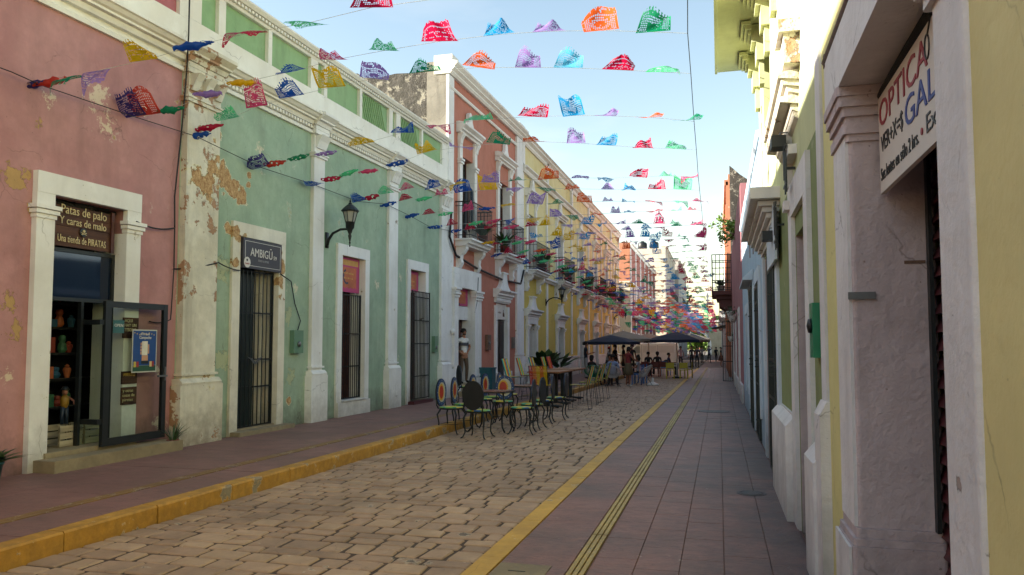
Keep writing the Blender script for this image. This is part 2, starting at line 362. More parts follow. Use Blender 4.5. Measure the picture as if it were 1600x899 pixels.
def text_part(body, size, origin, right, up, parent, mat, name='lettering', width=None, ext=.002, shear=0, space=1.0):
    if '\n' in body:
        L_ = body.split('\n'); mxl = max(len(q) for q in L_)
        for i, q in enumerate(L_): text_part(q, size, Vector(origin) - Vector(up) * size * 1.05 * i, right, up, parent, mat, name, width * len(q) / mxl if width else None, ext)
        return
    cu = bpy.data.curves.new(name, 'FONT'); cu.body = body; cu.size = size; cu.extrude = ext; cu.shear = shear; cu.space_character = space; cu.resolution_u = 3
    ob = bpy.data.objects.new(name, cu); col.objects.link(ob)
    me = bpy.data.meshes.new_from_object(ob.evaluated_get(bpy.context.evaluated_depsgraph_get()))
    bpy.data.objects.remove(ob)
    r = Vector(right).normalized(); u = Vector(up).normalized(); n = r.cross(u)
    xs = [v.co.x for v in me.vertices]
    sx = 1.0 if not width or not xs else width / (max(xs) - min(xs)); x0 = min(xs) if xs else 0
    o = Vector(ORG.get(parent.name, (0, 0, 0)))
    for v in me.vertices: v.co = Vector(origin) - o + r * ((v.co.x - x0) * sx) + u * v.co.y + n * v.co.z
    me.materials.clear(); me.materials.append(mat)
    t = bpy.data.objects.new(name, me); col.objects.link(t); t.parent = parent; ORG[t.name] = tuple(o); return t

def strokes(x, y0, y1, z, h, n, parent, mat, seed=1):
    """print too small to read in the photograph: a row of short strokes"""
    q = random.Random(seed); m = MB(); w_ = (y1 - y0) / n
    for i in range(n):
        hh = h * q.uniform(.6, 1); a = y0 + i * w_; m.box(x, x + .002, a, a + w_ * q.uniform(.3, .75), z, z + hh)
        if q.random() < .5: m.box(x, x + .002, a, a + w_ * .7, z + hh * .4, z + hh * .4 + h * .16)
    return tag(m.build('small_print', mat, parent), kind='stuff')

class Fac:
    """a street facade: y along the street, z up, d outward from the wall plane"""
    def __init__(s, X, sg, tilt=None): s.X = X; s.s = sg; s.tilt = tilt
    def mb(s, smooth=False): return MB(s.tilt, smooth)
    def box(s, m, y0, y1, z0, z1, d0, d1):
        a, b = s.X + s.s * d0, s.X + s.s * d1; m.box(min(a, b), max(a, b), y0, y1, z0, z1); return m
    def prof(s, m, y0, y1, pts):
        m.ext([(s.X + s.s * d, y0, z) for d, z in pts], (0, y1 - y0, 0)); return m
    def plate(s, m, pts, d0, d1):
        m.ext([(s.X + s.s * d0, y, z) for y, z in pts], (s.s * (d1 - d0), 0, 0)); return m
    def wall(s, m, y0, y1, z0, z1, ops, th=.42):
        ys = sorted({y0, y1, *[v for o in ops for v in o[:2] if y0 < v < y1]}); zs = sorted({z0, z1, *[v for o in ops for v in o[2:4] if z0 < v < z1]})
        def hole(i, j):
            if i < 0 or j < 0 or i >= len(ys) - 1 or j >= len(zs) - 1: return None
            yc, zc = (ys[i] + ys[i + 1]) / 2, (zs[j] + zs[j + 1]) / 2
            return any(o[0] < yc < o[1] and o[2] < zc < o[3] for o in ops)
        Xa, Xb = s.X, s.X - s.s * th
        for i in range(len(ys) - 1):
            for j in range(len(zs) - 1):
                if hole(i, j): continue
                a, b, c, d = ys[i], ys[i + 1], zs[j], zs[j + 1]
                for X in (Xa, Xb): m.add([(X, a, c), (X, b, c), (X, b, d), (X, a, d)], [(0, 1, 2, 3)])
                for di, dj, q in ((-1, 0, [(a, c), (a, d)]), (1, 0, [(b, c), (b, d)]), (0, -1, [(a, c), (b, c)]), (0, 1, [(a, d), (b, d)])):
                    h = hole(i + di, j + dj)
                    if h is None or h:
                        (p, q1), (r, q2) = q
                        m.add([(Xa, p, q1), (Xa, r, q2), (Xb, r, q2), (Xb, p, q1)], [(0, 1, 2, 3)])
        return m
    def shell(s, m, y0, y1, z1, depth, zr=None):
        zr = zr or z1 - .6
        s.box(m, y0, y0 + .25, 0, zr, -depth, -.425); s.box(m, y1 - .25, y1, 0, zr, -depth, -.425)
        s.box(m, y0 + .25, y1 - .25, 0, zr, -depth, -depth + .25); s.box(m, y0 + .01, y1 - .01, zr + .003, zr + .2, -depth, -.425)
        return m
    def frame(s, m, ya, yb, zb, zt, w, d, din=0, top=None):
        s.box(m, ya - w, ya, zb, zt, -din, d); s.box(m, yb, yb + w, zb, zt, -din, d); s.box(m, ya - w, yb + w, zt + .0015, zt + (top or w), 0.001, d + .003)
        return m
    def pil(s, m, y0, y1, z0, z1, d, ph=.8, pw=.1, cap=True):
        s.box(m, y0, y1, z0 + ph, z1, 0, d)
        s.box(m, y0 - pw, y1 + pw, z0, z0 + ph, 0, d + .07)
        s.prof(m, y0 - pw * .7, y1 + pw * .7, [(0, z0 + ph + .002), (d + .07, z0 + ph + .002), (d + .075, z0 + ph + .03), (d + .05, z0 + ph + .06), (d + .02, z0 + ph + .09), (0, z0 + ph + .09)])
        s.box(m, y0 - pw * .35, y1 + pw * .35, z0 + ph + .13, z0 + ph + .165, 0, d + .03)
        if cap:
            s.box(m, y0 - .04, y1 + .04, z1 - .42, z1 - .37, 0, d + .035)
            s.box(m, y0 - .06, y1 + .06, z1 - .37, z1 - .345, 0, d + .055)
            for yy in (y0 + .03, (y0 + y1) / 2 - .07, y1 - .17): s.prof(m, yy, yy + .14, [(0, z1 - .25), (d + .04, z1 - .25), (d + .09, z1 - .12), (d + .16, z1 - .02), (0, z1 - .02)])
        return m
    def dent(s, m, y0, y1, z0, h, d0, d1, step=.095, w=.055):
        k = int((y1 - y0) / step)
        for i in range(k): s.box(m, y0 + i * step, y0 + i * step + w, z0, z0 + h, d0, d1)
        return m

def bars(fac, y0, y1, z0, z1, d, n, horiz, name, parent, mat, r=.011, rim=.03, label=None, leaf=False):
    """an iron grille: frame + rails as one part, and each upright its own sub-part"""
    m = fac.mb()
    fac.box(m, y0, y0 + rim, z0, z1, d - .014, d + .014); fac.box(m, y1 - rim, y1, z0, z1, d - .014, d + .014)
    for z in [z0 + .001, z1 - rim] + horiz: fac.box(m, y0 + rim, y1 - rim, z, z + rim * .8, d - .010, d + .010)
    g = m.build(name, mat, parent)
    for i in range(n):
        y = y0 + rim + (y1 - y0 - 2 * rim) * (i + .5) / n
        b = fac.mb(); x = fac.X + fac.s * (d + .0125); b.tube([(x, y, z0 + .01), (x, y, z1 - .01)], r, 5); b.build('bar', mat, g)
    return g

# ---------------------------------------------------------------- ground, road, pavements
def structure(mb, name, mat): return tag(mb.build(name, mat), kind='structure')
m = MB(); m.box(-400, 400, -60, 900, -.6, -.09); structure(m, 'ground', M['earth'])
KX, YL0, YL1 = -4.70, -1.68, -1.515
road = structure(MB().box(KX - .1, YL0, -12, 190, -.08, -.0105), 'road', M['mortar'])
rng = random.Random(3)
def stone_mb(x0, x1, y0, y1, top, bev=.009, jit=.010):
    j = lambda: rng.uniform(-jit, jit)
    q = [(x0 + j(), y0 + j()), (x1 + j(), y0 + j()), (x1 + j(), y1 + j()), (x0 + j(), y1 + j())]
    cx, cy = (x0 + x1) / 2, (y0 + y1) / 2
    # cut corners make each stone slightly irregular
    o = []
    for i in range(4):
        p, n_, pr_ = Vector(q[i]), Vector(q[(i + 1) % 4]), Vector(q[i - 1])
        c = rng.uniform(.004, .013)
        o.append(tuple(p + (pr_ - p).normalized() * c)); o.append(tuple(p + (n_ - p).normalized() * c))
    zt = top + rng.uniform(-.002, .004); tx, ty = rng.uniform(-.015, .015), rng.uniform(-.015, .015)
    mb = MB(); inn = [(cx + (x - cx) * (1 - bev / max(.05, x1 - x0) * 2), cy + (y - cy) * (1 - bev / max(.05, y1 - y0) * 2)) for x, y in o]
    vs = [(x, y, -.03) for x, y in o] + [(x, y, zt - .0085) for x, y in o] + [(x, y, zt + (x - cx) * tx + (y - cy) * ty) for x, y in inn]
    n = 8; fs = [(i, (i + 1) % n, (i + 1) % n + n, i + n) for i in range(n)] + [(i + n, (i + 1) % n + n, (i + 1) % n + 2 * n, i + 2 * n) for i in range(n)] + [[i + 2 * n for i in range(n)]]
    mb.add(vs, fs); return mb
M['stone_b'] = plaster('brownish_paving_stone', '#ab8d73', '#937860', flake='#544a40', flake_amt=.05, streak=0, stains=.55, dirt_amt=.4, dirt='#4b4137', bump=.012, rough=.68, scl=1.7, ground=True)
M['stone_c'] = plaster('pale_paving_stone', '#bb9d80', '#a3876b', flake='#6b5d50', flake_amt=.03, streak=0, stains=.45, dirt_amt=.3, dirt='#4b4137', bump=.010, rough=.72, scl=1.5, ground=True)
stones = []; y = 3.6; row = 0
while y < 44:
    dp = rng.choice((.14, .16, .19, .22, .24)); x = KX + .03 + rng.uniform(0, .06) - .1
    while x < YL0 - .02:
        wd = rng.uniform(.15, .33); 
        if YL0 - (x + wd) < .14: wd = YL0 - .014 - x
        if rng.random() < .10 and dp > .21 and y < 24:
            h = dp * rng.uniform(.42, .58); cells = [(x, x + wd, y, y + h - .012), (x, x + wd, y + h + .012, y + dp)]
        else: cells = [(x, x + wd, y, y + dp)]
        for c in cells: stones.append((max(c[0], KX + .004), c[1], c[2], c[3]))
        x += wd + .030
    y += dp + .028; row += 1
rest = MB(); cnt = 0
smats = [M['stone'], M['stone_b'], M['stone_c']]
cand = [c for c in stones if c[1] - c[0] > .05]
for c in cand:
    mb = stone_mb(*c, 0.0); k = rng.choice((0, 0, 1, 1, 2))
    if cnt < 300 and c[3] > 4.35 + max(0, (c[0] + 4.7)) * .15: mb.build('paving_stone', smats[k], road); cnt += 1
    else: rest.cur = k; rest.add(mb.v, mb.f)
tag(rest.build('paving_stone_field', smats, road), kind='stuff')
# beyond the built stones the road is one worn sheet
tag(MB().box(KX, YL0 - .005, 44.02, 58, -.027, -.004).build('far_paving', M['stone_b'], road), kind='stuff')

# right pavement, slabs and guide strip
pav = structure(MB().box(YL1, RX + .02, -12, 190, -.08, -.012), 'right_pavement', M['mortar_r'])
edges = [YL1 + .003, -1.02, -.88, -.585, -.285, .01, .325, RX - .003]
restp = MB(); n_sl = 0
for ci in range(7):
    if ci == 1: continue
    x0, x1 = edges[ci] + .0015, edges[ci + 1] - .0015; y = 3.2 + (ci % 2) * .3 + rng.uniform(0, .2)
    while y < 62:
        ln = rng.choice((.58, .6, .62, .9 if ci == 0 else .6)) if y < 30 else 1.6
        t = rng.uniform(-.0015, .0015)
        mb = MB().add([(x0, y, -.02), (x1, y, -.02), (x1, y + ln - .004, -.02), (x0, y + ln - .004, -.02),
                       (x0, y, -.003 + t), (x1, y, -.003 + t), (x1, y + ln - .004, -.003 - t), (x0, y + ln - .004, -.003 - t),
                       (x0 + .003, y + .003, t), (x1 - .003, y + .003, t), (x1 - .003, y + ln - .007, -t), (x0 + .003, y + ln - .007, -t)],
                      [(0, 1, 5, 4), (1, 2, 6, 5), (2, 3, 7, 6), (3, 0, 4, 7), (4, 5, 9, 8), (5, 6, 10, 9), (6, 7, 11, 10), (7, 4, 8, 11), (8, 9, 10, 11)])
        if y > 3.9 and n_sl < 270 and y < 30: mb.build('slab', M['sidewalk_r'], pav); n_sl += 1
        else: restp.add(mb.v, mb.f)
        y += ln
tag(restp.build('slab_field', M['sidewalk_r'], pav), kind='stuff')
for k in range(3):
    x0 = -1.008 + k * .042
    y = 3.3
    while y < 62:
        MB().box(x0, x0 + .03, y, y + 2.94, -.012, .006).build('guide_rib', M['tactile'], pav); y += 2.96
y = 3.0
while y < 60:                              # flush painted kerb between road and right pavement
    ln = 1.2 if y < 24 else 6.; MB().box(YL0 + .001, YL1 - .001, y, y + ln - .004, -.05, .008 + rng.uniform(-.002, .002)).build('edge_stone', M['line'], pav); y += ln
# left pavement: raised, with its painted kerb stones
lp = structure(MB().box(LX - .02, KX - .15, -12, 58.3, -.08, .138), 'left_pavement', M['mortar_r'])
y = 3.0; k = 0
while y < 30:
    for (x0, x1) in ((LX + .01, -6.42), (-6.414, -5.52), (-5.36, KX - .165)):
        MB().box(x0, x1, y, y + 1.494, .12, .15 + rng.uniform(-.001, .001)).build('slab', M['sidewalk_l'], lp)
    for q in range(2): MB().box(-5.50 + q * .066, -5.44 + q * .066, y, y + 1.498, .12, .1535).build('guide_rib', M['tactile_dim'], lp)
    y += 1.5
tag(MB().box(LX + .01, KX - .165, 30, 58.3, .12, .1495).build('slab_field', M['sidewalk_l'], lp), kind='stuff')
y = 2.6
while y < 58:
    ln = rng.uniform(.9, 1.15) if y < 26 else 4.; a, b = rng.uniform(-.006, .006), rng.uniform(-.006, .006)
    MB().add([(KX - .16, y, -.03), (KX + a, y, -.03), (KX + b, y + ln - .012, -.03), (KX - .16, y + ln - .012, -.03),
              (KX - .16, y, .151), (KX - .012 + a, y, .150), (KX - .012 + b, y + ln - .012, .150), (KX - .16, y + ln - .012, .151),
              (KX + a, y, .134), (KX + b, y + ln - .012, .134)],
             [(0, 1, 8, 5, 4), (1, 2, 9, 8), (8, 9, 6, 5), (4, 5, 6, 7), (2, 3, 7, 6, 9), (3, 0, 4, 7)]).build('kerb_stone', M['kerb'], lp); y += ln
# covers let into the right pavement
def cover(x, y, r, label, mat, name='manhole_cover'):
    t = MB(smooth=False).lathe([(r + .03, -.01), (r + .03, .0035), (r, .0035), (r, -.001), (r - .012, -.001), (r - .012, .005), (0, .006)], (x, y, 0), 28)
    return single(t, name, mat, label, 'manhole cover', (x, y, 0))
M['iron_dull'] = flat('dull_cast_iron', '#4a4544', .55, .3, .3, 30, .004)
cover(.30, 8.45, .12, 'small round metal cover in the right pavement near the green pilaster wall', M['iron_dull'])
cover(-.15, 19.1, .36, 'large round dark cover in the right pavement farther along, beyond the small one', M['iron_dull'])
h = thing('pavement_hatch', 'square concrete utility hatch in the right pavement at the bottom edge of the picture', 'hatch', (-1.3, 5.1, 0))
MB().box(-1.5, -1.14, 4.86, 5.28, -.01, .005).build('lid', M['step'], h); MB().box(-1.40, -1.28, 5.09, 5.10, .003, .008).build('grip_slot', M['black'], h)
# far cross streets and what they are paved with
structure(MB().box(-60, KX - .002, 58.32, 66, -.08, .001), 'side_street', M['stone_b'])
structure(MB().box(-60, KX - .1, 66.02, 190, -.08, .14), 'far_left_pavement', M['sidewalk_l'])
structure(MB().box(RX + .03, 60, -20, 190, -.08, -.02), 'right_plot_ground', M['earth'])

# ================================================================ LEFT SIDE
def soffit_set(fac, y0, y1, name, parent, mat, z, dentils=True):
    """stepped cornice with two dentil rows, measured from the wall top z"""
    m = fac.mb(); fac.box(m, y0, y1, z + .002, z + .424, -.4, -.001)
    fac.prof(m, y0, y1, [(0, z), (.05, z), (.06, z + .05), (.03, z + .07), (0, z + .07)])
    fac.prof(m, y0, y1, [(0, z + .155), (.07, z + .155), (.09, z + .19), (.10, z + .22), (.16, z + .225), (.16, z + .255), (.20, z + .27), (.24, z + .31), (.27, z + .32), (.27, z + .36), (.05, z + .42), (0, z + .42)])
    c = m.build(name, mat, parent)
    if dentils:
        d = fac.mb(); fac.dent(d, y0 + .01, y1 - .06, z + .085, .055, 0, .075)
        tag(d.build('dentils', mat, parent), kind='stuff')
    return c

# ---- pink shop building
F1 = Fac(LX, 1, (.0045, 9)); py0, py1 = -9.0, 9.1
H = thing('pink_building', 'faded pink single storey building with the pirate shop doorway, at the left edge', 'building', (LX, 3, .0))
ops = [(6.97, 8.09, .32, 3.27)]
m = F1.mb(); F1.wall(m, py0, py1, 0, 5.42, ops); F1.shell(m, py0, py1, 6.9, 7, 6.0); m.build('wall', M['pink'], H)
soffit_set(F1, py0, py1, 'cornice', H, M['cornice'], 5.42, False)
m = F1.mb(); F1.box(m, py0, py1, 5.845, 6.20, -.35, .03)
y = py1
F1.box(m, py0, py1, 6.80, 6.98, -.35, .03); F1.box(m, py0, py1, 6.84, 6.94, .032, .1)
for a, b in ((8.98, 9.1), (6.6, 6.9), (4.2, 4.5), (1.5, 1.8), (-1.5, -1.2), (-4.5, -4.2), (-9, -8.7)): F1.box(m, a, b, 6.202, 6.798, -.35, .03)
m.build('parapet', M['cornice'], H)
for a, b in ((6.9, 8.98), (4.5, 6.6), (1.8, 4.2), (-1.2, 1.5), (-4.2, -1.5), (-8.7, -4.5)): F1.box(F1.mb(), a, b, 6.202, 6.798, -.3, -.03).build('parapet_panel', M['panel_pink'], H)
m = F1.mb(); F1.frame(m, 6.97, 8.07, .15, 3.27, .24, .07, 0, .24)
fr = m.build('door_surround', M['trim'], H)
m = F1.mb()
for a, b in ((6.73, 6.97), (8.07, 8.31)):
    for z, e in ((2.98, .015), (3.03, .035), (3.085, .05)): F1.box(m, a - e, b + e, z, z + .045, 0, .07 + e)
F1.box(m, 6.955, 6.975, .33, 2.97, -.42, .068); F1.box(m, 8.065, 8.085, .33, 2.97, -.42, .068)
F1.box(m, 6.955, 8.085, 3.275, 3.3, -.42, -.002)
m.build('capital', M['trim'], fr)
m = F1.mb(); F1.box(m, 6.80, 8.86, .14, .285, 0.001, .36); F1.box(m, 6.93, 8.30, .287, .345, -.45, .10); m.build('doorstep', M['step'], H)
# shop front joinery
fm = F1.mb(); F1.box(fm, 6.975, 7.02, .346, 2.70, -.16, -.10); F1.box(fm, 8.02, 8.065, .346, 2.70, -.16, -.10); F1.box(fm, 7.02, 8.02, 2.655, 2.70, -.158, -.102); F1.box(fm, 7.02, 8.02, 2.075, 2.12, -.158, -.102); F1.box(fm, 7.56, 7.60, .346, 2.075, -.157, -.103)
sf = fm.build('shop_front_frame', M['black'], H)
F1.box(F1.mb(), 7.02, 8.02, 2.12, 2.655, -.135, -.125).build('transom_glass', M['darkglass'], sf)
F1.box(F1.mb(), 7.605, 8.02, .35, 2.075, -.135, -.128).build('side_pane', M['doorglass'], sf)
# open leaf, folded back parallel to the wall
m = F1.mb(); a, b, z0, z1 = 7.66, 8.74, .33, 2.09
F1.box(m, a, a + .09, z0, z1, .12, .165); F1.box(m, b - .075, b, z0, z1, .12, .165); F1.box(m, a + .09, b - .075, z1 - .075, z1, .122, .163); F1.box(m, a + .09, b - .075, z0, z0 + .09, .122, .163)
F1.box(m, 7.59, 7.66, .6, .66, -.1, .15); F1.box(m, 7.59, 7.66, 1.8, 1.86, -.1, .15)
leaf = m.build('door_leaf', M['black'], H)
F1.box(F1.mb(), a + .09, b - .075, z0 + .09, z1 - .075, .138, .145).build('glass', M['doorglass'], leaf)
m = F1.mb(); F1.box(m, b - .05, b - .02, 1.08, 1.26, .166, .18); F1.box(m, b - .2, b - .03, 1.13, 1.155, .19, .21); m.build('handle', M['greymetal'], leaf)
# small lean marks: the shop's transom wiring
def cable(pts, r, label, cat='cable', mat='cable', sag=0):
    P = []
    for i in range(len(pts) - 1):
        a, b = Vector(pts[i]), Vector(pts[i + 1]); n = 8
        for k in range(n): 
            t = k / n; p = a.lerp(b, t); p.z -= sag * 4 * t * (1 - t); P.append(p)
    P.append(Vector(pts[-1])); m = MB(smooth=True).tube(P, r, 5); return single(m, 'cable', M[mat], label, cat, tuple(pts[0]))
cable([(LX + .36, 8.76, 7.6), (LX + .36, 8.76, 5.78), (LX + .12, 9.04, 5.38), (LX + .05, 9.06, 4.6), (LX + .05, 8.95, 3.6), (LX + .04, 8.98, 3.17)], .011, 'black cable running down the corner between pink wall and worn white pilaster')
cable([(LX + .09, 8.2, 3.13), (LX + .04, 8.98, 3.17)], .011, 'short black cable sagging from shop door surround to the corner cable', sag=.05)
cable([(LX + .04, 8.98, 3.17), (LX + .03, 9.0, 2.6), (LX + .12, 9.85, 2.78), (LX + .07, 10.45, 2.72)], .010, 'black cable crossing the worn pilaster towards the grey AMBIGU sign', sag=.02)
cable([(LX + .03, 9.0, 2.6), (LX + .03, 8.96, 1.9), (LX + .03, 8.55, 1.86)], .008, 'thin black cable below the corner leading to the round meter', sag=.03)
# ---- things in and around the pirate shop
S = thing('shop_sign', 'dark wooden pirate shop sign with cream hand lettering above the blue transom', 'sign', (LX - .02, 7.5, 2.72))
cream = flat('cream_sign_paint', '#c9b78a', .6)
for i in range(4): F1.box(F1.mb(), 7.03, 7.97, 2.715 + i * .122, 2.833 + i * .122, -.09, -.06 - .004 * (i % 2)).build('board', M['signwood'], S)
for a in (7.035, 7.925): F1.box(F1.mb(), a, a + .05, 2.71, 3.22, -.055, -.035).build('batten', M['darkwood'], S)
xr = LX - .048
text_part('Patas de palo', .15, (xr, 7.17, 3.08), (0, 1, 0), (0, 0, 1), S, cream, width=.68)
text_part('Y caras de malo', .13, (xr, 7.15, 2.955), (0, 1, 0), (0, 0, 1), S, cream, width=.70)
text_part('Una tienda de PIRATAS', .12, (xr, 7.13, 2.745), (0, 1, 0), (0, 0, 1), S, cream, width=.72)
m = MB().lathe([(.055, 0), (.05, .006)], (xr - .002, 7.5, 2.89), 14, (1, 0, 0)); m.build('flag_disc', M['black'], S)
m = MB(); m.lathe([(.018, 0), (.016, .01)], (xr + .004, 7.5, 2.905), 10, (1, 0, 0)); m.tube([(xr + .008, 7.46, 2.86), (xr + .008, 7.54, 2.885)], .004, 5); m.tube([(xr + .008, 7.54, 2.86), (xr + .008, 7.46, 2.885)], .004, 5); m.build('skull_mark', cream, S)
# driftwood and dark stuff above the sign
m = MB(); rr = random.Random(5)
for i in range(26):
    y = rr.uniform(6.99, 8.05); m.tube([(LX - .1 - rr.random() * .1, y, rr.uniform(3.17, 3.27)), (LX - .1, min(8.06, y + rr.uniform(.1, .3)), rr.uniform(3.15, 3.28))], rr.uniform(.01, .025), 5)
single(m, 'branch_bundle', M['dark'], 'bundle of dark sticks tucked under the lintel above the pirate shop sign', 'branches', (LX - .1, 7.5, 3.2))
P = thing('campaign_poster', 'blue poster with a hand holding a phone, stuck on the open glass door', 'poster', (LX + .15, 8.38, 1.22))
pb = F1.mb(); F1.box(pb, 8.12, 8.56, 1.20, 1.75, .149, .151); pb.build('paper', flat('poster_white_border', '#b8b6aa', .6), P)
F1.box(F1.mb(), 8.135, 8.545, 1.29, 1.735, .1515, .1525).build('blue_field', flat('poster_blue', '#123f7a', .5), P)
F1.box(F1.mb(), 8.135, 8.545, 1.215, 1.288, .1515, .1525).build('green_band', flat('poster_green', '#1f4a33', .5), P)
m = F1.mb(); F1.box(m, 8.29, 8.39, 1.42, 1.60, .153, .1535); m.build('phone', flat('poster_phone_white', '#cfc9b8', .5), P)
m = F1.mb()
for i in range(4): F1.box(m, 8.262, 8.288, 1.43 + i * .04, 1.462 + i * .04, .153, .1535)
F1.box(m, 8.392, 8.42, 1.44, 1.56, .153, .1535); F1.box(m, 8.29, 8.40, 1.35, 1.418, .153, .1535); m.build('hand', flat('poster_skin', '#b98a6a', .5), P)
m = F1.mb(); F1.box(m, 8.28, 8.41, 1.31, 1.348, .1535, .154); m.build('cuff', M['black'], P)
for k, (cc, yy) in enumerate((('#8f2a2a', 8.2), ('#b8a33a', 8.15), ('#8f2a2a', 8.47), ('#c9b27a', 8.43))): F1.box(F1.mb(), yy, yy + .04, 1.27, 1.34, .1535, .154).build('tower', flat('poster_tower_%s' % cc[1:], cc, .5), P)
strokes(LX + .1545, 8.26, 8.42, 1.672, .035, 7, P, M['white'], 9)
text_part('Campeche', .055, (LX + .1545, 8.24, 1.625), (0, 1, 0), (0, 0, 1), P, M['white'], width=.21)
m = F1.mb()
for i in range(9): F1.box(m, 8.15 + i * .043, 8.165 + i * .043, 1.70 - .012 * (i % 3), 1.715 - .012 * (i % 3), .1535, .154)
m.build('bunting_dots', flat('poster_bunting', '#c9a23a', .5), P)
o_ = thing('open_sticker', 'small teal OPEN sticker on the shop door glass', 'sticker', (LX + .148, 7.86, 1.72))
F1.box(F1.mb(), 7.80, 7.98, 1.70, 1.86, .146, .148).build('sheet', flat('open_teal', '#2a5a5c', .6), o_); text_part('OPEN', .05, (LX + .149, 7.82, 1.77), (0, 1, 0), (0, 0, 1), o_, M['white'], width=.14)
for i, (z0, z1, tx, lab) in enumerate(((1.64, 1.9, 'AQUI\nHAY UN\nTESORO', 'small dark wooden board reading AQUI HAY UN TESORO, top of three on the jamb'), (1.06, 1.22, 'ABIERTO', 'small dark board with yellow lettering, middle of three on the jamb'), (.80, 1.02, 'y otras\ncosas de\npiratas', 'small dark board with white lettering, lowest of three on the jamb'))):
    t = thing('small_board', lab, 'sign', (LX + .1, 8.12, z0), 'small wooden boards on the jamb')
    F1.box(F1.mb(), 8.03, 8.29, z0, z1, .075, .09).build('board', M['signwood'], t)
    text_part(tx, .055, (LX + .092, 8.05, z1 - .065), (0, 1, 0), (0, 0, 1), t, cream if i != 1 else M['line'], width=.2)
t = thing('electric_meter', 'round grey electric meter behind a hatch outline on the pink wall', 'meter', (LX + .02, 8.55, 1.6))
F1.box(F1.mb(), 8.38, 8.66, 1.42, 1.84, .001, .012).build('hatch_plate', M['pink'], t)
MB(smooth=True).lathe([(.085, 0), (.085, .03), (.06, .055), (.0, .06)], (LX + .012, 8.54, 1.66), 16, (1, 0, 0)).build('dial', M['greymetal'], t)
def plant_pot(loc, r, h, n, hl, label, pmat, lmat, spread=.5, name='potted_plant', wide=.02, seed=1, cat='plant', blade=False):
    q = random.Random(seed); t = thing(name, label, cat, loc)
    x, y, z = loc
    MB(smooth=True).lathe([(r * .72, 0), (r, h), (r * 1.12, h), (r * 1.12, h + .02), (r * .9, h + .02), (r * .85, h - .02), (0, h - .02)], loc, 14).build('pot', pmat, t)
    m = MB()
    for i in range(n):
        a = q.uniform(0, 6.28); L = hl * q.uniform(.55, 1.1); s = spread * q.uniform(.2, 1); wv = wide * q.uniform(.7, 1.3)
        base = Vector((x + math.cos(a) * r * .3, y + math.sin(a) * r * .3, z + h - .02)); pts = []
        for k in range(9 if blade else 5):
            f = k / (8 if blade else 4); p = base + Vector((math.cos(a) * s * L * f * (.6 + f), math.sin(a) * s * L * f * (.6 + f), L * f * (1 - .35 * s * f)))
            ww = wv * (math.sin(math.pi * min(1, f * .8 + .2)) + .05)
            if blade: ww = wv * (math.sin(math.pi * max(0, (f - .45) / .55)) ** .7 + .03)
            side = Vector((-math.sin(a), math.cos(a), q.uniform(-.2, .2))) * ww
            pts.append((p - side, p + side))
        for k in range(len(pts) - 1): m.add([pts[k][0], pts[k][1], pts[k + 1][1], pts[k + 1][0]], [(0, 1, 2, 3)])
    m.build('leaves', lmat, t, recalc=False); return t
plant_pot((LX + .26, 8.78, .15), .075, .12, 30, .32, 'small grassy plant in a red brown pot at the right foot of the shop door', M['terracotta'], M['leaf'], .8, seed=2, wide=.007)
plant_pot((LX + .30, 6.10, .15), .10, .20, 90, .20, 'blue pot with a short leafy plant at the far left against the pink wall', M['teal'], M['leaf'], 1.3, seed=4, wide=.022)
# interior: shelves, goods
def goods():
    q = random.Random(11)
    sh = thing('display_shelves', 'dark shelves full of small goods just inside the pirate shop', 'shelf', (LX - .9, 7.5, .32))
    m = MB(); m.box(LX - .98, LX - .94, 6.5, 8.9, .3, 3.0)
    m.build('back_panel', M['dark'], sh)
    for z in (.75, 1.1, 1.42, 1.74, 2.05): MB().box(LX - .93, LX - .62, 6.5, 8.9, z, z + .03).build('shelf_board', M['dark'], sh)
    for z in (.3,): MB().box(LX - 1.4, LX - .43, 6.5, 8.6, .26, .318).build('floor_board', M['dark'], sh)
    cols = ['#8f3a2a', '#b08a2a', '#2a5a7a', '#a8a08a', '#3a6a4a', '#7a5a8a', '#b0603a', '#c9b59a']
    names = ['red', 'mustard', 'blue', 'cream', 'green', 'violet', 'orange', 'beige']; n = 0
    zn = {.78: 'lowest', 1.13: 'second', 1.45: 'middle', 1.77: 'fourth', 2.08: 'top'}
    for z in zn:
        y = 6.95
        for k in range(6):
            ci = (n * 3 + k) % 8; m = MB(smooth=False); yy = y + q.uniform(.02, .06); h = q.uniform(.12, .24)
            if (n + k) % 3 == 0: m.box(LX - .76, LX - .66, yy + .21, yy + .30, z, z + h * .8)
            elif (n + k) % 3 == 1: m.lathe([(.03, 0), (.04, h * .3), (.05, h * .55), (.045, h * .7), (.018, h * .78), (.03, h * .86), (.005, h)], (LX - .72, yy + .25, z), 9)
            else: m.lathe([(.035, 0), (.06, .04), (.045, h * .5), (.03, h * .6), (.045, h * .75), (.04, h * .95), (.01, h)], (LX - .72 + q.uniform(-.05, .06), yy + .25, z), 10)
            single(m, 'figurine', flat('figurine_%s_%d' % (names[ci], n), cols[ci], .6), 'small %s figure, %s from the left on the %s shelf inside the pirate shop' % (names[ci], ('first', 'second', 'third', 'fourth', 'fifth', 'sixth')[k], zn[z]), 'figurine', (LX - .72, yy + .25, z), 'goods on the shop shelves'); y += .155; n += 1
goods()
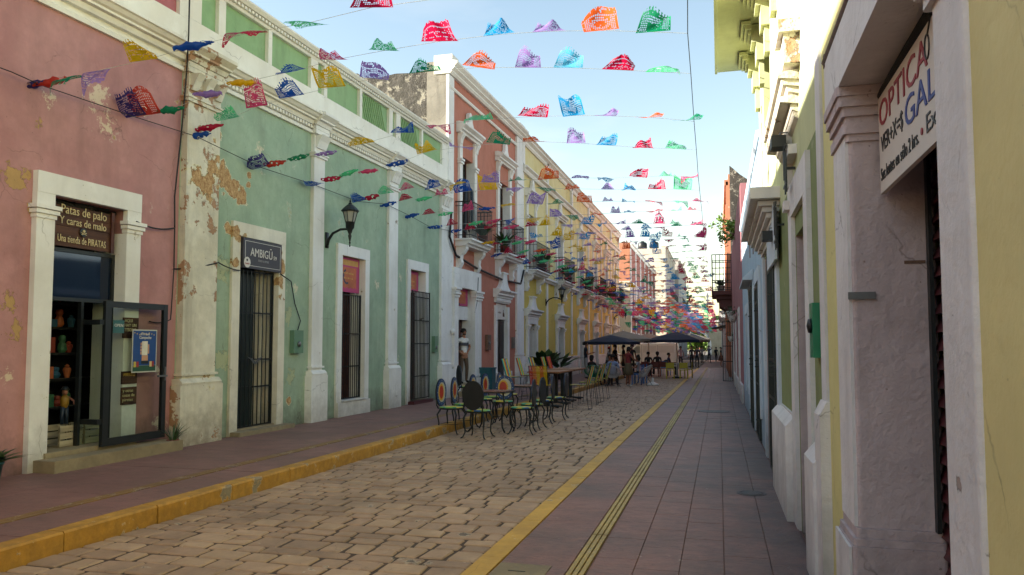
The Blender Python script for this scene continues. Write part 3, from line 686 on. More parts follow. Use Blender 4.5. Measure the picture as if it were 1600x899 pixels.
def crate(y, label):
    t = thing('crate', label, 'crate', (LX - .3, y, .345), 'slatted crates at the shop door')
    for x in (LX - .40, LX - .20): MB().box(x, x + .02, y, y + .02, .346, .60).build('post', M['cratewood'], t); MB().box(x, x + .02, y + .30, y + .32, .346, .60).build('post', M['cratewood'], t)
    for z in (.35, .436, .522): MB().box(LX - .178, LX - .165, y - .005, y + .325, z, z + .07).build('slat', M['cratewood'], t); MB().box(LX - .42, LX - .405, y - .005, y + .325, z, z + .07).build('slat', M['cratewood'], t)
    MB().box(LX - .40, LX - .18, y + .002, y + .318, .346, .36).build('base', M['cratewood'], t)
crate(7.38, 'pale slatted crate standing in the open half of the shop door'); crate(7.75, 'pale slatted crate seen through the glass of the shop door')
t = thing('pirate_doll', 'pirate doll in yellow and blue on the crate in the shop door', 'doll', (LX - .28, 7.54, .6))
dx, dy, dz = LX - .28, 7.54, .60
m = MB(smooth=True)
for s_ in (-1, 1): m.tube([(dx, dy + s_ * .03, dz), (dx, dy + s_ * .035, dz + .1), (dx, dy + s_ * .02, dz + .2)], [.02, .022, .028], 7)
m.build('legs', flat('doll_blue', '#1d2c40'), t)
MB(smooth=True).lathe([(.03, .19), (.045, .24), (.05, .31), (.02, .345)], (dx, dy, dz), 10).build('torso', flat('doll_yellow', '#8a6a1e'), t)
m = MB(smooth=True); m.tube([(dx, dy + .045, dz + .32), (dx + .05, dy + .09, dz + .27), (dx + .09, dy + .05, dz + .24)], .013, 6); m.build('arm', flat('doll_skin', '#a06a5c'), t)
m = MB(smooth=True); m.lathe([(.012, 0), (.034, .03), (.03, .065), (.01, .08)], (dx, dy, dz + .34), 10); m.build('head', flat('doll_face', '#94634f'), t)
MB(smooth=True).lathe([(.055, 0), (.04, .02), (.025, .045), (0, .05)], (dx, dy, dz + .405), 10).build('hat', M['black'], t)

# ---- green building
F2 = Fac(LX, 1, (.0045, 9)); gy0, gy1 = 9.1, 20.1
G = thing('green_building', 'sage green single storey building with white pilasters and long dentilled cornice', 'building', (LX, 14.6, 0))
D1, W2, D3 = (10.5, 11.6, .2, 3.25), (13.9, 14.93, .45, 3.3), (17.43, 18.42, .2, 3.32)
m = F2.mb(); F2.wall(m, gy0, gy1, 0, 5.42, [D1, W2, D3]); F2.shell(m, gy0, gy1, 6.9, 8, 5.8); m.build('wall', M['green'], G)
soffit_set(F2, gy0, gy1, 'cornice', G, M['cornice'], 5.42)
m = F2.mb(); F2.dent(m, gy0 + .3, gy1 - .1, 5.775, .035, .0, .19, .06, .03); F2.dent(m, gy0, gy1, 6.87, .045, .03, .085, .095, .055)
F2.box(m, gy0, gy1, 5.72, 5.77, -.02, .0015); tag(m.build('small_dentils', M['cornice'], G), kind='stuff')
m = F2.mb(); F2.box(m, gy0, gy1, 5.845, 6.24, -.35, .03); F2.prof(m, gy0, gy1, [(-.35, 6.82), (.03, 6.82), (.05, 6.86), (.03, 6.865), (.03, 6.92), (.10, 6.93), (.14, 6.98), (.14, 7.01), (.05, 7.03), (-.35, 7.04)])
stiles = [(9.1, 9.45), (9.85, 10.02), (11.18, 11.29), (12.58, 12.84), (13.08, 13.2), (14.6, 14.71), (16.1, 16.3), (16.5, 16.75), (18.1, 18.2), (19.62, 20.1)]
for a, b in stiles: F2.box(m, a, b, 6.242, 6.818, -.35, .03)
m.build('parapet', M['cornice'], G)
for i in range(len(stiles) - 1):
    a, b = stiles[i][1], stiles[i + 1][0]
    p_ = F2.box(F2.mb(), a, b, 6.242, 6.818, -.3, -.035).build('parapet_panel', M['panel_green'], G)
    if b - a > 1 and i in (3, 5, 7, 9):                    # diagonal battens that show on every other panel
        mm = F2.mb(); k = 0
        while k * .11 < (b - a) - .3: F2.plate(mm, [(a + k * .11, 6.80), (a + k * .11 + .025, 6.80), (a + k * .11 + .3, 6.26), (a + k * .11 + .275, 6.26)], -.034, -.012); k += 1
        tag(mm.build('slanted_ribs', M['panel_green'], p_), kind='stuff')
for (a, b, mt) in ((9.12, 9.85, 'trim_worn'), (12.68, 13.08, 'trim'), (16.07, 16.57, 'trim'), (19.5, 20.06, 'trim')):
    m = F2.mb()
    F2.pil(m, a, b, .15, 5.42, .10 if mt == 'trim_worn' else .07, .84)
    F2.box(m, a - .05, b + .05, 5.421, 5.495, .05, .13); F2.box(m, a - .05, b + .05, 5.5, 5.57, .07, .13); F2.prof(m, a - .07, b + .07, [(.1, 5.574), (.15, 5.574), (.18, 5.64), (.24, 5.65), (.24, 5.68), (.33, 5.74), (.33, 5.79), (.1, 5.85)])
    pl = m.build('pilaster', M[mt], G)
# surrounds
m = F2.mb(); F2.frame(m, D1[0], D1[1], .15, D1[3], .2, .045, 0, .22); F2.box(m, D1[0] - .012, D1[0] + .004, .2, D1[3], -.42, -.001); F2.box(m, D1[1] - .004, D1[1] + .012, .2, D1[3], -.42, -.001); m.build('door_surround', M['frame_worn'], G)
m = F2.mb(); F2.box(m, 10.32, 11.9, .14, .215, .002, .22); F2.box(m, 10.5, 11.6, .195, .235, -.45, .0); m.build('doorstep', M['step'], G)
m = F2.mb(); F2.frame(m, W2[0], W2[1], .15, W2[3], .2, .045, 0, .22); F2.box(m, W2[0] - .2, W2[1] + .2, .15, .43, .0455, .09); F2.box(m, W2[1] - .004, W2[1] + .01, .45, W2[3], -.42, -.001); F2.box(m, W2[0] - .01, W2[0] + .004, .45, W2[3], -.42, -.001); F2.box(m, W2[0], W2[1], .44, .46, -.42, .12)
m.build('window_surround', M['trim'], G)
m = F2.mb(); F2.frame(m, D3[0], D3[1], .15, D3[3], .2, .045, 0, .22); F2.box(m, D3[1] - .004, D3[1] + .01, .2, D3[3], -.42, -.001); F2.box(m, D3[0] - .01, D3[0] + .004, .2, D3[3], -.42, -.001); m.build('door_surround', M['trim'], G)
# gates and leaves
g1 = bars(F2, 10.51, 11.59, .24, 2.75, -.06, 9, [.86, 1.30, 2.05], 'gate', G, M['black'], .010)
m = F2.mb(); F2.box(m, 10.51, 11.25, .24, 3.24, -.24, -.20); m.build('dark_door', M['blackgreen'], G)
m = F2.mb(); F2.box(m, 11.36, 11.39, .24, 2.9, -.3, -.12); m.build('open_leaf', M['frame_worn'], G)
m = F2.mb(); F2.plate(m, [(10.86, 1.36), (11.0, 1.33), (11.09, 1.27), (11.18, 1.33), (11.32, 1.36), (11.2, 1.30), (11.12, 1.24), (11.05, 1.24), (10.98, 1.3)], -.045, -.04); m.build('eagle_badge', M['greymetal'], g1)
bars(F2, 13.91, 14.90, .47, 2.56, -.05, 10, [1.1, 1.75], 'grille', G, M['black'], .009)
m = F2.mb(); F2.box(m, 13.91, 14.52, .47, 2.58, -.26, -.22); F2.box(m, 14.53, 14.57, .47, 2.6, -.3, -.12); m.build('shutter', M['darkwood'], G)
m = F2.mb(); F2.box(m, 14.74, 14.77, .47, 2.6, -.3, -.1); m.build('pale_leaf', M['trim'], G)
g3 = bars(F2, 17.40, 18.58, .25, 2.82, .09, 12, [.78, 1.55, 2.1, 2.66], 'grille', G, M['black'], .010)
m = F2.mb(); F2.box(m, 17.44, 17.98, .22, 2.82, -.26, -.22); F2.box(m, 17.99, 18.03, .22, 2.8, -.36, -.1); m.build('door_leaf', M['darkwood'], G)
m = F2.mb(); F2.box(m, 18.12, 18.15, .22, 2.8, -.36, -.08); F2.box(m, 18.3, 18.33, .22, 2.8, -.36, -.1); m.build('pale_leaf', M['trim'], G)
F2.box(F2.mb(), 17.3, 18.6, .14, .22, .002, .2).build('doorstep', M['shutter'], G)
# bar sign
S = thing('bar_sign', 'dark grey AMBIGU 59 signboard hanging in the top of the barred doorway', 'sign', (LX + .05, 11.05, 2.73))
F2.box(F2.mb(), 10.515, 11.61, 2.76, 3.235, .03, .085).build('board', flat('dark_grey_sign_paint', '#35333a', .5, 0, .06), S)
m = F2.mb()
for (a, b, c, d) in ((10.56, 11.57, 3.185, 3.192), (10.56, 11.57, 2.80, 2.807), (10.56, 10.568, 2.807, 3.185), (11.562, 11.57, 2.807, 3.185)): F2.box(m, a, b, c, d, .0855, .088)
m.build('border_line', M['white'], S)
sx_ = LX + .0885
text_part('AMBIGŪ', .19, (sx_, 10.70, 2.985), (0, 1, 0), (0, 0, 1), S, M['white'], width=.62); text_part('59', .09, (sx_, 11.36, 2.985), (0, 1, 0), (0, 0, 1), S, M['white'], width=.09)
text_part('FOOD & DRINK', .05, (sx_, 10.92, 2.91), (0, 1, 0), (0, 0, 1), S, flat('grey_letters', '#8f8f92'), width=.3)
t = thing('round_sticker', 'round white sticker with red word overlapping the corner of the grey signboard', 'sticker', (sx_, 10.6, 2.86))
MB().lathe([(.085, 0), (.085, .004)], (sx_ + .003, 10.61, 2.87), 20, (1, 0, 0)).build('disc', M['white'], t)
strokes(sx_ + .0085, 10.555, 10.665, 2.835, .035, 5, t, flat('sticker_red', '#a02a2e'), 7)
MB().lathe([(.02, 0), (.02, .003)], (sx_ + .0085, 10.60, 2.905), 10, (1, 0, 0)).build('dot', M['black'], t)
# pink banners
pinkb = flat('magenta_banner', '#b03a6c', .5, 0, .1, 1.5); orb = flat('banner_orange_wash', '#b8643f', .55, 0, .3, 3); yb = flat('banner_yellow_strip', '#c9974f', .5)
def banner(fac, y0, y1, z0, z1, d, lab, top):
    t = thing('banner', lab, 'banner', (fac.X, (y0 + y1) / 2, z0)); fac.box(fac.mb(), y0, y1, z0, z1, d, d + .012).build('sheet', pinkb, t)
    k = (y1 - y0)
    m = fac.mb(); pts = [(y0 + k * .12, z1 - .18 * (z1 - z0) - (.1 if top else 0))]
    n = 9
    top_z = z1 - (.28 if top else .16) * (z1 - z0)
    pts = [(y0 + k * .12, top_z), (y0 + k * .86, top_z)] + [(y0 + k * (.86 - .74 * i / n), z0 + (z1 - z0) * (.10 + .05 * (i % 2))) for i in range(n + 1)]
    fac.plate(m, pts, d + .013, d + .014); m.build('orange_print', orb, t)
    if top: fac.box(fac.mb(), y0 + .02, y1 - .06, z1 - .16, z1 - .05, d + .0135, d + .0145).build('yellow_strip', yb, t)
    m = fac.mb(); c = (y0 + k * .42, z0 + (z1 - z0) * .45); r = k * .16
    P_ = [(c[0] - r * math.cos(a), c[1] + r * math.sin(a)) for a in [R(-120 + 24 * i) for i in range(9)]] + [(c[0] + .05 * r - r * .7 * math.cos(a), c[1] + r * .75 * math.sin(a)) for a in [R(72 - 24 * i) for i in range(9)]]
    fac.plate(m, P_, d + .0145, d + .0155); m.build('crescent_print', flat('banner_navy', '#26344f'), t)
    strokes(fac.X + d + .0165, y0 + k * .16, y0 + k * .78, top_z - .07, .05, 9, t, yb, 3); strokes(fac.X + d + .0165, y0 + k * .3, y0 + k * .7, top_z - .17, .04, 7, t, yb, 5)
banner(F2, 13.905, 14.90, 2.60, 3.30, -.10, 'magenta banner with crescent and yellow top strip above the barred window', True)
banner(F2, 17.45, 18.35, 2.82, 3.32, -.15, 'smaller magenta banner with crescent above the far barred door of the green building', False)
# meter boxes and cable
def meterbox(fac, y0, y1, z0, z1, lab, mat):
    t = thing('meter_box', lab, 'meter box', (fac.X, (y0 + y1) / 2, z0)); fac.box(fac.mb(), y0, y1, z0, z1, 0, .09).build('box', mat, t)
    m = MB(smooth=True).lathe([(.05, 0), (.05, .02), (.0, .025)], (fac.X + fac.s * .09, (y0 + y1) / 2, (z0 + z1) / 2 - .02), 14, (fac.s, 0, 0)); m.build('window', M['greymetal'], t); return t
meterbox(F2, 12.05, 12.36, 1.40, 1.80, 'sage painted meter box between barred doorway and second pilaster', M['metergreen'])
meterbox(F2, 18.98, 19.2, 1.35, 1.75, 'sage painted meter box beside the last door of the green building', M['metergreen'])
cable([(LX + .06, 11.62, 2.78), (LX + .04, 12.0, 2.68), (LX + .03, 12.15, 2.3), (LX + .03, 12.35, 2.0), (LX + .03, 12.25, 1.8)], .009, 'thin cable looping from grey signboard down to the meter box')

# ---- wall lantern
def lantern(fac, y, z, reach, label, k=1.0):
    X = fac.X; t = thing('wall_lantern', label, 'street lamp', (X, y, z), 'iron wall lanterns on the left side')
    m = MB(smooth=True); m.box(X, X + .03, y - .05, y + .05, z - .18, z + .12)
    m.tube([(X + .02, y, z - .12), (X + .05, y, z - .02), (X + .14 * k, y, z + .10), (X + .3 * k, y, z + .17), (X + .45 * k, y, z + .17), (X + reach, y, z + .08)], [.035, .03, .026, .024, .024, .03], 8); m.build('arm', M['black'], t)
    cx = X + reach
    m = MB(smooth=True); m.lathe([(.008, -.36), (.02, -.33), (.012, -.28), (.03, -.24), (.018, -.2), (.035, -.12), (.05, -.04), (.035, .02), (.055, .06), (.07, .14), (.115, .2), (.125, .36), (.14, .37)], (cx, y, z + .06), 12); m.v = [(cx + (a - cx) * .7, y + (b - y) * .7, z + .06 + (c_ - z - .06) * .66) if abs(a - cx) < .2 and c_ > z - .5 else (a, b, c_) for a, b, c_ in m.v]; m.build('stem', M['black'], t)
    zt = z + .02 + .43 * .62
    lg = MB(); lg.lathe([(.075, 0), (.13, .215)], (cx, y, zt), 6); lg.build('glass', M['lampglass'], t)
    m = MB()
    for i in range(6):
        a = i * math.pi / 3 ; m.tube([(cx + .078 * math.sin(a), y + .078 * math.cos(a), zt - .01), (cx + .136 * math.sin(a), y + .136 * math.cos(a), zt + .22)], .010, 4)
    m.lathe([(r_ * .64, h_ * .64) for r_, h_ in ((.26, .34), (.27, .37), (.20, .45), (.10, .54), (.06, .56), (.05, .60), (.02, .62), (.03, .66), (.012, .70), (.004, .78))], (cx, y, zt), 12); m.build('cage_and_hood', M['black'], t)
    return t
lantern(F2, 13.3, 3.62, .50, 'large black iron wall lantern on the green wall beside the third pilaster', 1)

# ---- coral two storey building
F3 = Fac(LX, 1, (.0035, 24)); cy0, cy1 = 20.1, 28.5
B = thing('coral_building', 'coral two storey building with two upper balconies and a mossy bare side wall', 'building', (LX, 24, 0))
CD1, CD2, CW1, CW2 = (20.75, 22.3, .45, 3.34), (25.0, 26.3, .2, 3.05), (21.25, 22.4, 4.75, 7.28), (25.25, 26.55, 4.75, 7.28)
m = F3.mb(); F3.wall(m, cy0, cy1, 0, 9.75, [CD1, CD2, CW1, CW2])
F3.box(m, cy0 + .3, cy1 - .25, 0, 8.3, -3.2, -3.0); F3.box(m, cy1 - .25, cy1, 0, 8.3, -3.0, -.425); F3.box(m, cy0 + .31, cy1 - .26, 8.303, 8.4, -3.2, -.425)
m.build('wall', M['coral'], B)
m = F3.mb(); F3.plate(m, [(cy0 - .025, 0), (cy0 + .28, 0), (cy0 + .28, 9.78), (cy0 - .025, 9.78)], -.62, -.031)
m.build('side_pier', M['grey_plaster'], B)
m = MB(); X0 = LX - 3.3
X0 = LX - 2.95; pr_ = [(X0, 0), (LX - .621, 0), (LX - .621, 9.45), (LX - 1.1, 9.40), (LX - 1.6, 9.43), (LX - 2.1, 9.36), (LX - 2.6, 9.40), (LX - 2.8, 9.55), (X0, 9.55)]
m.ext([(x, cy0 + .02, z) for x, z in pr_], (0, .27, 0)); m.build('side_wall', M['mossy'], B)
m = F3.mb(); F3.box(m, cy0 - .03, cy0 + .42, .15, 9.38, -.03, .05)
for k in range(11): F3.box(m, cy0 - .035, cy0 + .425, .95 + k * .62, .965 + k * .62, -.02, .052)
F3.box(m, cy0 - .07, cy0 + .5, .15, .95, -.1, .12); F3.box(m, cy0 - .06, cy0 + .48, 1.0, 1.05, -.1, .1)
m.build('corner_quoin_strip', M['trim'], B)
m = F3.mb(); F3.box(m, cy1 - .95, cy1 - .05, .15, 9.38, .001, .08); F3.box(m, cy1 - 1.02, cy1 + .02, .15, 1.2, 0, .15); F3.box(m, cy1 - 1.0, cy1, 1.24, 1.3, 0, .12); F3.box(m, cy1 - 1.0, cy1, 7.6, 7.66, 0, .12)
m.build('pilaster', M['trim'], B)
m = F3.mb(); F3.prof(m, cy0 - .05, cy1, [(-.4, 9.40), (.09, 9.40), (.14, 9.46), (.14, 9.5), (.22, 9.56), (.22, 9.6), (.30, 9.68), (.30, 9.74), (.1, 9.8), (-.4, 9.8)])
F3.prof(m, cy0, cy1, [(0, 9.0), (.06, 9.0), (.08, 9.05), (.06, 9.1), (0, 9.1)])
F3.box(m, cy0 - .05, cy0 + .5, 9.805, 9.95, -.4, .15); F3.box(m, cy1 - .9, cy1, 9.805, 9.93, -.4, .15)
m.build('cornice', M['cornice'], B)
def upper_window(fac, a, b, zf, zt, B_, ped=True, wide=.42, leafm='darkwood', top='gable'):
    m = fac.mb(); w_ = .26
    fac.box(m, a - w_, a - .001, zf, zt + .62, 0.001, .07); fac.box(m, b + .001, b + w_, zf, zt + .62, 0.001, .07)
    for z in (zt - .28, zt - .20): fac.box(m, a - w_ - .03, a + .02, z, z + .06, 0, .11 + (z - zt + .28) * .3); fac.box(m, b - .02, b + w_ + .03, z, z + .06, 0, .11 + (z - zt + .28) * .3)
    fac.box(m, a - .012, a + .003, zf, zt, -.42, -.001); fac.box(m, b - .003, b + .012, zf, zt, -.42, -.001)
    zc = zt + .62
    if ped:
        fac.prof(m, a - w_ - .14, b + w_ + .14, [(0, zc), (.12, zc), (.14, zc + .05), (.2, zc + .08), (.2, zc + .13), (.3, zc + .2), (.3, zc + .26), (.1, zc + .32), (0, zc + .32)])
        for yy in (a - w_ - .02, b + .06): fac.prof(m, yy, yy + .22, [(0, zc - .32), (.09, zc - .3), (.11, zc - .18), (.18, zc - .05), (.18, zc - .002), (0, zc - .002)])
        c = (a + b) / 2
        fac.plate(m, [(c - .34, zc + .322), (c + .34, zc + .322), (c + .26, zc + .45), (c + .17, zc + .55), (c + .15, zc + .72), (c + .05, zc + .8), (c - .05, zc + .8), (c - .15, zc + .72), (c - .17, zc + .55), (c - .26, zc + .45)], .02, .13)
    s = m.build('window_surround', M['trim'], B_)
    # louvred leaves
    for k, (p, q) in enumerate(((a + .01, (a + b) / 2 - .005), ((a + b) / 2 + .005, b - .01))):
        lf = fac.mb(); fac.box(lf, p, p + .07, zf, zt, -.24, -.2); fac.box(lf, q - .07, q, zf, zt, -.24, -.2)
        for z in (zf, zf + .9, zt - .75, zt - .08): fac.box(lf, p + .07, q - .07, z, z + .08, -.24, -.2)
        l = lf.build('shutter_leaf', M[leafm], B_)
        fac.box(fac.mb(), p + .07, q - .07, zt - .67, zt - .08, -.225, -.215).build('pane', M['glass'], l)
        pn = fac.mb(); z = zf + .1
        while z < zt - .78: fac.prof(pn, p + .07, q - .07, [(-.238, z), (-.208, z + .03), (-.203, z + .03), (-.233, z)]); z += .06
        pn.build('louvres', M[leafm], l); fac.box(fac.mb(), p + .07, q - .07, zf + .02, zt - .7, -.246, -.241).build('backing', M['dark'], l)
    return s
upper_window(F3, CW1[0], CW1[1], 4.75, 7.28, B); upper_window(F3, CW2[0], CW2[1], 4.75, 7.28, B)
def balcony(fac, a, b, z, dep, B_, h=1.08, trim='trim', zb=None, brackets=True, step=.11):
    m = fac.mb(); fac.box(m, a, b, z - .05, z, 0, dep); fac.prof(m, a + .05, b - .05, [(0, z - .051), (dep - .04, z - .051), (dep - .08, z - .09), (dep - .1, z - .14), (dep - .18, z - .17), (dep - .2, z - .21), (0, z - .21)])
    bl = m.build('balcony_slab', M[trim], B_)
    if brackets:
        for yy in (a + .12, b - .38):
            q = fac.mb(); fac.prof(q, yy, yy + .24, [(0, z - .212), (dep - .22, z - .212), (dep - .22, z - .3), (dep - .3, z - .42), (.16, z - .46), (.14, z - .6), (.17, z - .7), (.1, z - .84), (0, z - .84)]); q.build('bracket', M[trim], bl)
    m = fac.mb(); X = fac.X; s = fac.s; r = .012
    for (zz, rr) in ((z + h, .02), (z + .10, .012), (z + h - .12, .010)):
        m.tube([(X, a + .04, zz), (X + s * (dep - .04), a + .04, zz)], rr, 5); m.tube([(X + s * (dep - .04), b - .04, zz), (X, b - .04, zz)], rr, 5); m.tube([(X + s * (dep - .04), a + .04, zz), (X + s * (dep - .04), b - .04, zz)], rr, 5)
    y = a + .04
    while y < b - .03: m.tube([(X + s * (dep - .04), y, z), (X + s * (dep - .04), y, z + h)], .009, 4); y += step
    d = step
    while d < dep - .05:
        for yy in (a + .04, b - .04): m.tube([(X + s * d, yy, z), (X + s * d, yy, z + h)], .009, 4)
        d += step
    rl = tag(m.build('railing', M['black'], B_), kind='stuff'); return bl
balcony(F3, 20.75, 22.95, 4.72, .52, B); balcony(F3, 24.75, 27.05, 4.72, .52, B)
# doorway 1 with thick engaged pilasters
m = F3.mb(); F3.box(m, 20.42, 20.75, .15, 3.3, .001, .13); F3.box(m, 22.3, 22.95, .15, 3.3, .001, .13); F3.box(m, 20.42, 22.95, 3.302, 3.86, .001, .12)
for a, b in ((20.42, 20.75), (22.3, 22.95)):
    F3.box(m, a - .05, b + .05, .15, .62, 0, .19); F3.box(m, a - .03, b + .03, .66, .74, 0, .17)
    for z, e in ((3.0, .03), (3.08, .06), (3.16, .04), (3.22, .08)): F3.box(m, a - e, b + e, z, z + .06, 0, .13 + e)
F3.box(m, 20.735, 20.752, .45, 3.3, -.42, -.001); F3.box(m, 22.298, 22.315, .45, 3.3, -.42, -.001); F3.box(m, 20.75, 22.3, 2.38, 2.78, -.14, -.10)
m.build('door_surround', M['trim'], B)
m = F3.mb(); F3.box(m, 20.6, 22.6, .14, .30, .002, .45); F3.box(m, 20.76, 22.29, .30, .475, -.45, .14); m.build('doorstep', M['step'], B)
m = F3.mb(); F3.box(m, 21.75, 22.28, .48, 2.38, -.34, -.29); F3.box(m, 21.80, 22.22, .6, 1.3, -.288, -.275); F3.box(m, 21.80, 22.22, 1.4, 2.25, -.288, -.275); m.build('door_leaf', M['darkwood'], B)
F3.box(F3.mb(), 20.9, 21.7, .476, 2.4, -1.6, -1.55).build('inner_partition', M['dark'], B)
banner(F3, 20.78, 22.25, 2.80, 3.32, -.11, 'pink banner with a pale round print above the doorway where a man stands', False)
# doorway 2 with curved pediment
def chimney_pediment(fac, a, b, z, zt, B_, name='pediment', mat='trim', d=.2):
    m = fac.mb(); c = (a + b) / 2; W_ = (b - a) / 2
    fac.prof(m, a - .1, b + .1, [(0, z), (d * .6, z), (d * .65, z + .06), (d, z + .09), (d, z + .15), (d + .1, z + .22), (d + .1, z + .27), (0, z + .3)])
    fac.prof(m, a + .02, b - .02, [(0, z - .12), (d * .5, z - .12), (d * .55, z - .06), (d * .4, z - .002), (0, z - .002)])
    P_ = []; n = 7
    for i in range(n + 1):
        t = i / n; P_.append((c + W_ * (.92 - .66 * math.sin(t * math.pi / 2)), z + .302 + (zt - z - .36) * (1 - math.cos(t * math.pi / 2))))
    L_ = [(2 * c - y, zz) for y, zz in reversed(P_)]
    fac.plate(m, P_ + L_, 0, d * .7); fac.box(m, c - W_ * .34, c + W_ * .34, zt - .058, zt, 0, d * .85)
    return m.build(name, M[mat], B_)
m = F3.mb(); F3.box(m, 24.75, 25.0, .15, 2.95, 0.001, .06); F3.box(m, 26.3, 26.55, .15, 2.95, 0.001, .06); F3.box(m, 24.75, 26.55, 3.052, 3.2, 0.001, .06); F3.box(m, 26.298, 26.312, .2, 3.05, -.42, -.001)
F3.box(m, 24.68, 24.98, .15, .7, 0, .13); F3.box(m, 26.35, 26.65, .15, .7, 0, .13)
m.build('door_surround', M['trim'], B); chimney_pediment(F3, 24.75, 26.6, 3.22, 4.12, B)
m = F3.mb(); F3.box(m, 25.02, 26.28, .2, 2.45, -.12, -.08); F3.box(m, 25.62, 25.66, .2, 2.45, -.079, -.06)
for z in (.3, .9, 1.5, 2.0): F3.box(m, 25.08, 25.58, z, z + .42, -.079, -.065); F3.box(m, 25.7, 26.2, z, z + .42, -.079, -.065)
m.build('door_leaf', M['black'], B)
t = thing('panel_sign', 'small white panel sign over the black door of the coral building', 'sign', (LX, 25.6, 2.5)); F3.box(F3.mb(), 25.0, 26.28, 2.5, 3.04, -.06, -.03).build('board', M['white'], t); strokes(LX - .0295, 25.35, 25.75, 2.72, .07, 6, t, M['rust'], 4); MB().lathe([(.05, 0), (.05, .1), (.015, .16), (.015, .24)], (LX - .03, 26.0, 2.62), 8).build('bottle_mark', M['rust'], t)
meterbox(F3, 23.75, 24.15, 1.45, 1.95, 'dark rusty meter niche between the two doors of the coral building', M['rust'])
meterbox(F3, 27.0, 27.2, 1.5, 1.9, 'small grey meter box beside the black door of the coral building', M['greymetal'])
t = thing('coach_lamp', 'small round white lamp fitting left of the coral doorway', 'lamp', (LX, 20.28, 1.95)); MB(smooth=True).lathe([(.05, 0), (.09, .04), (.09, .09), (.03, .14)], (LX + .05, 20.3, 1.98), 12, (1, 0, 0)).build('globe', M['trim'], t)
cable([(LX + .15, 20.05, 5.3), (LX + .12, 20.0, 4.6), (LX + .1, 20.6, 4.15), (LX + .1, 22.5, 3.98), (LX + .1, 25.5, 3.88), (LX + .1, 28.0, 3.95), (LX + .12, 28.4, 4.5)], .035, 'thick black cable bundle sagging across the coral wall under the balconies')
cable([(LX + .12, 22.3, 2.6), (LX + .14, 22.5, 3.0), (LX + .13, 22.6, 3.7)], .01, 'short thin cable beside the pink banner of the coral doorway')
# balcony plants
plant_pot((LX + .3, 25.0, 4.73), .16, .22, 60, .55, 'leafy green plant on the second coral balcony', M['terracotta'], M['leaf'], .8, seed=9, wide=.05)
plant_pot((LX + .3, 22.5, 4.73), .14, .22, 50, .5, 'dark plant at the far end of the first coral balcony', M['terracotta'], M['leaf'], .8, seed=10, wide=.05)
t = thing('hanging_clothes', 'dark clothes hanging in the first open window above the coral doorway', 'clothes', (LX + .1, 21.5, 5.6))
for k, (cc, yy) in enumerate((('#20242c', 21.35), ('#3a2f2a', 21.6), ('#1c2c3a', 21.9))):
    m = MB(); n = 5
    m.ext([(LX + .06 + .02 * k, yy, 4.95 + .15 * k), (LX + .06 + .02 * k, yy + .2, 4.9 + .1 * k), (LX + .08, yy + .22, 6.3), (LX + .08, yy + .04, 6.35)], (.04, 0, 0)); m.build('garment', flat('garment_%d' % k, cc, .9), t)

# ---- yellow two storey building
F4 = Fac(LX, 1, (.0012, 35)); yy0, yy1 = 28.5, 58.3
B = thing('yellow_building', 'long yellow two storey building with six bays of balconied windows', 'building', (LX, 43, 0))
cent = [30.0, 35.7, 41.4, 46.6, 51.3, 55.7]; hw = .62
ops = []
for c in cent: ops += [(c - hw, c + hw, .25, 2.45), (c - hw, c + hw, 4.6, 6.95)]
m = F4.mb(); F4.wall(m, yy0, yy1, 0, 9.75, ops); F4.shell(m, yy0, yy1, 9.6, 7, 9.1); m.build('wall', M['yellow'], B)
m = F4.mb()
F4.prof(m, yy0, yy1, [(-.4, 9.55), (.06, 9.55), (.1, 9.62), (.1, 9.7), (.2, 9.78), (.2, 9.84), (.28, 9.9), (.1, 9.96), (-.4, 9.96)])
F4.prof(m, yy0, yy1, [(0, 8.42), (.1, 8.42), (.14, 8.5), (.14, 8.56), (.24, 8.62), (.24, 8.67), (0, 8.72)])
m.build('cornice', M['cornice'], B)
m = F4.mb(); F4.prof(m, yy0, yy1, [(0, 4.38), (.08, 4.38), (.12, 4.45), (.2, 4.48), (.2, 4.56), (0, 4.6)]); m.build('string_course', M['trim'], B)
ys = [28.55] + [c for c in (32.9, 38.75, 44.1, 49.1, 53.6)] + [57.9]
for i, y in enumerate(ys):
    m = F4.mb(); F4.box(m, y - .12, y + .12, 1.2, 4.36, 0, .06); F4.box(m, y - .12, y + .12, 4.61, 8.4, 0, .06); F4.box(m, y - .16, y + .16, 8.74, 9.97, 0, .1); m.build('lesene', M['trim'], B)
seg = [yy0] + sum([[c - hw - .28, c + hw + .28] for c in cent], []) + [yy1]
for i in range(0, len(seg), 2):
    m = F4.mb(); F4.box(m, seg[i], seg[i + 1], .15, 1.04, 0.001, .05); F4.box(m, seg[i], seg[i + 1], 1.042, 1.13, 0, .08); F4.box(m, seg[i], seg[i + 1], .15, .35, .051, .08); m.build('wainscot', M['trim'], B)
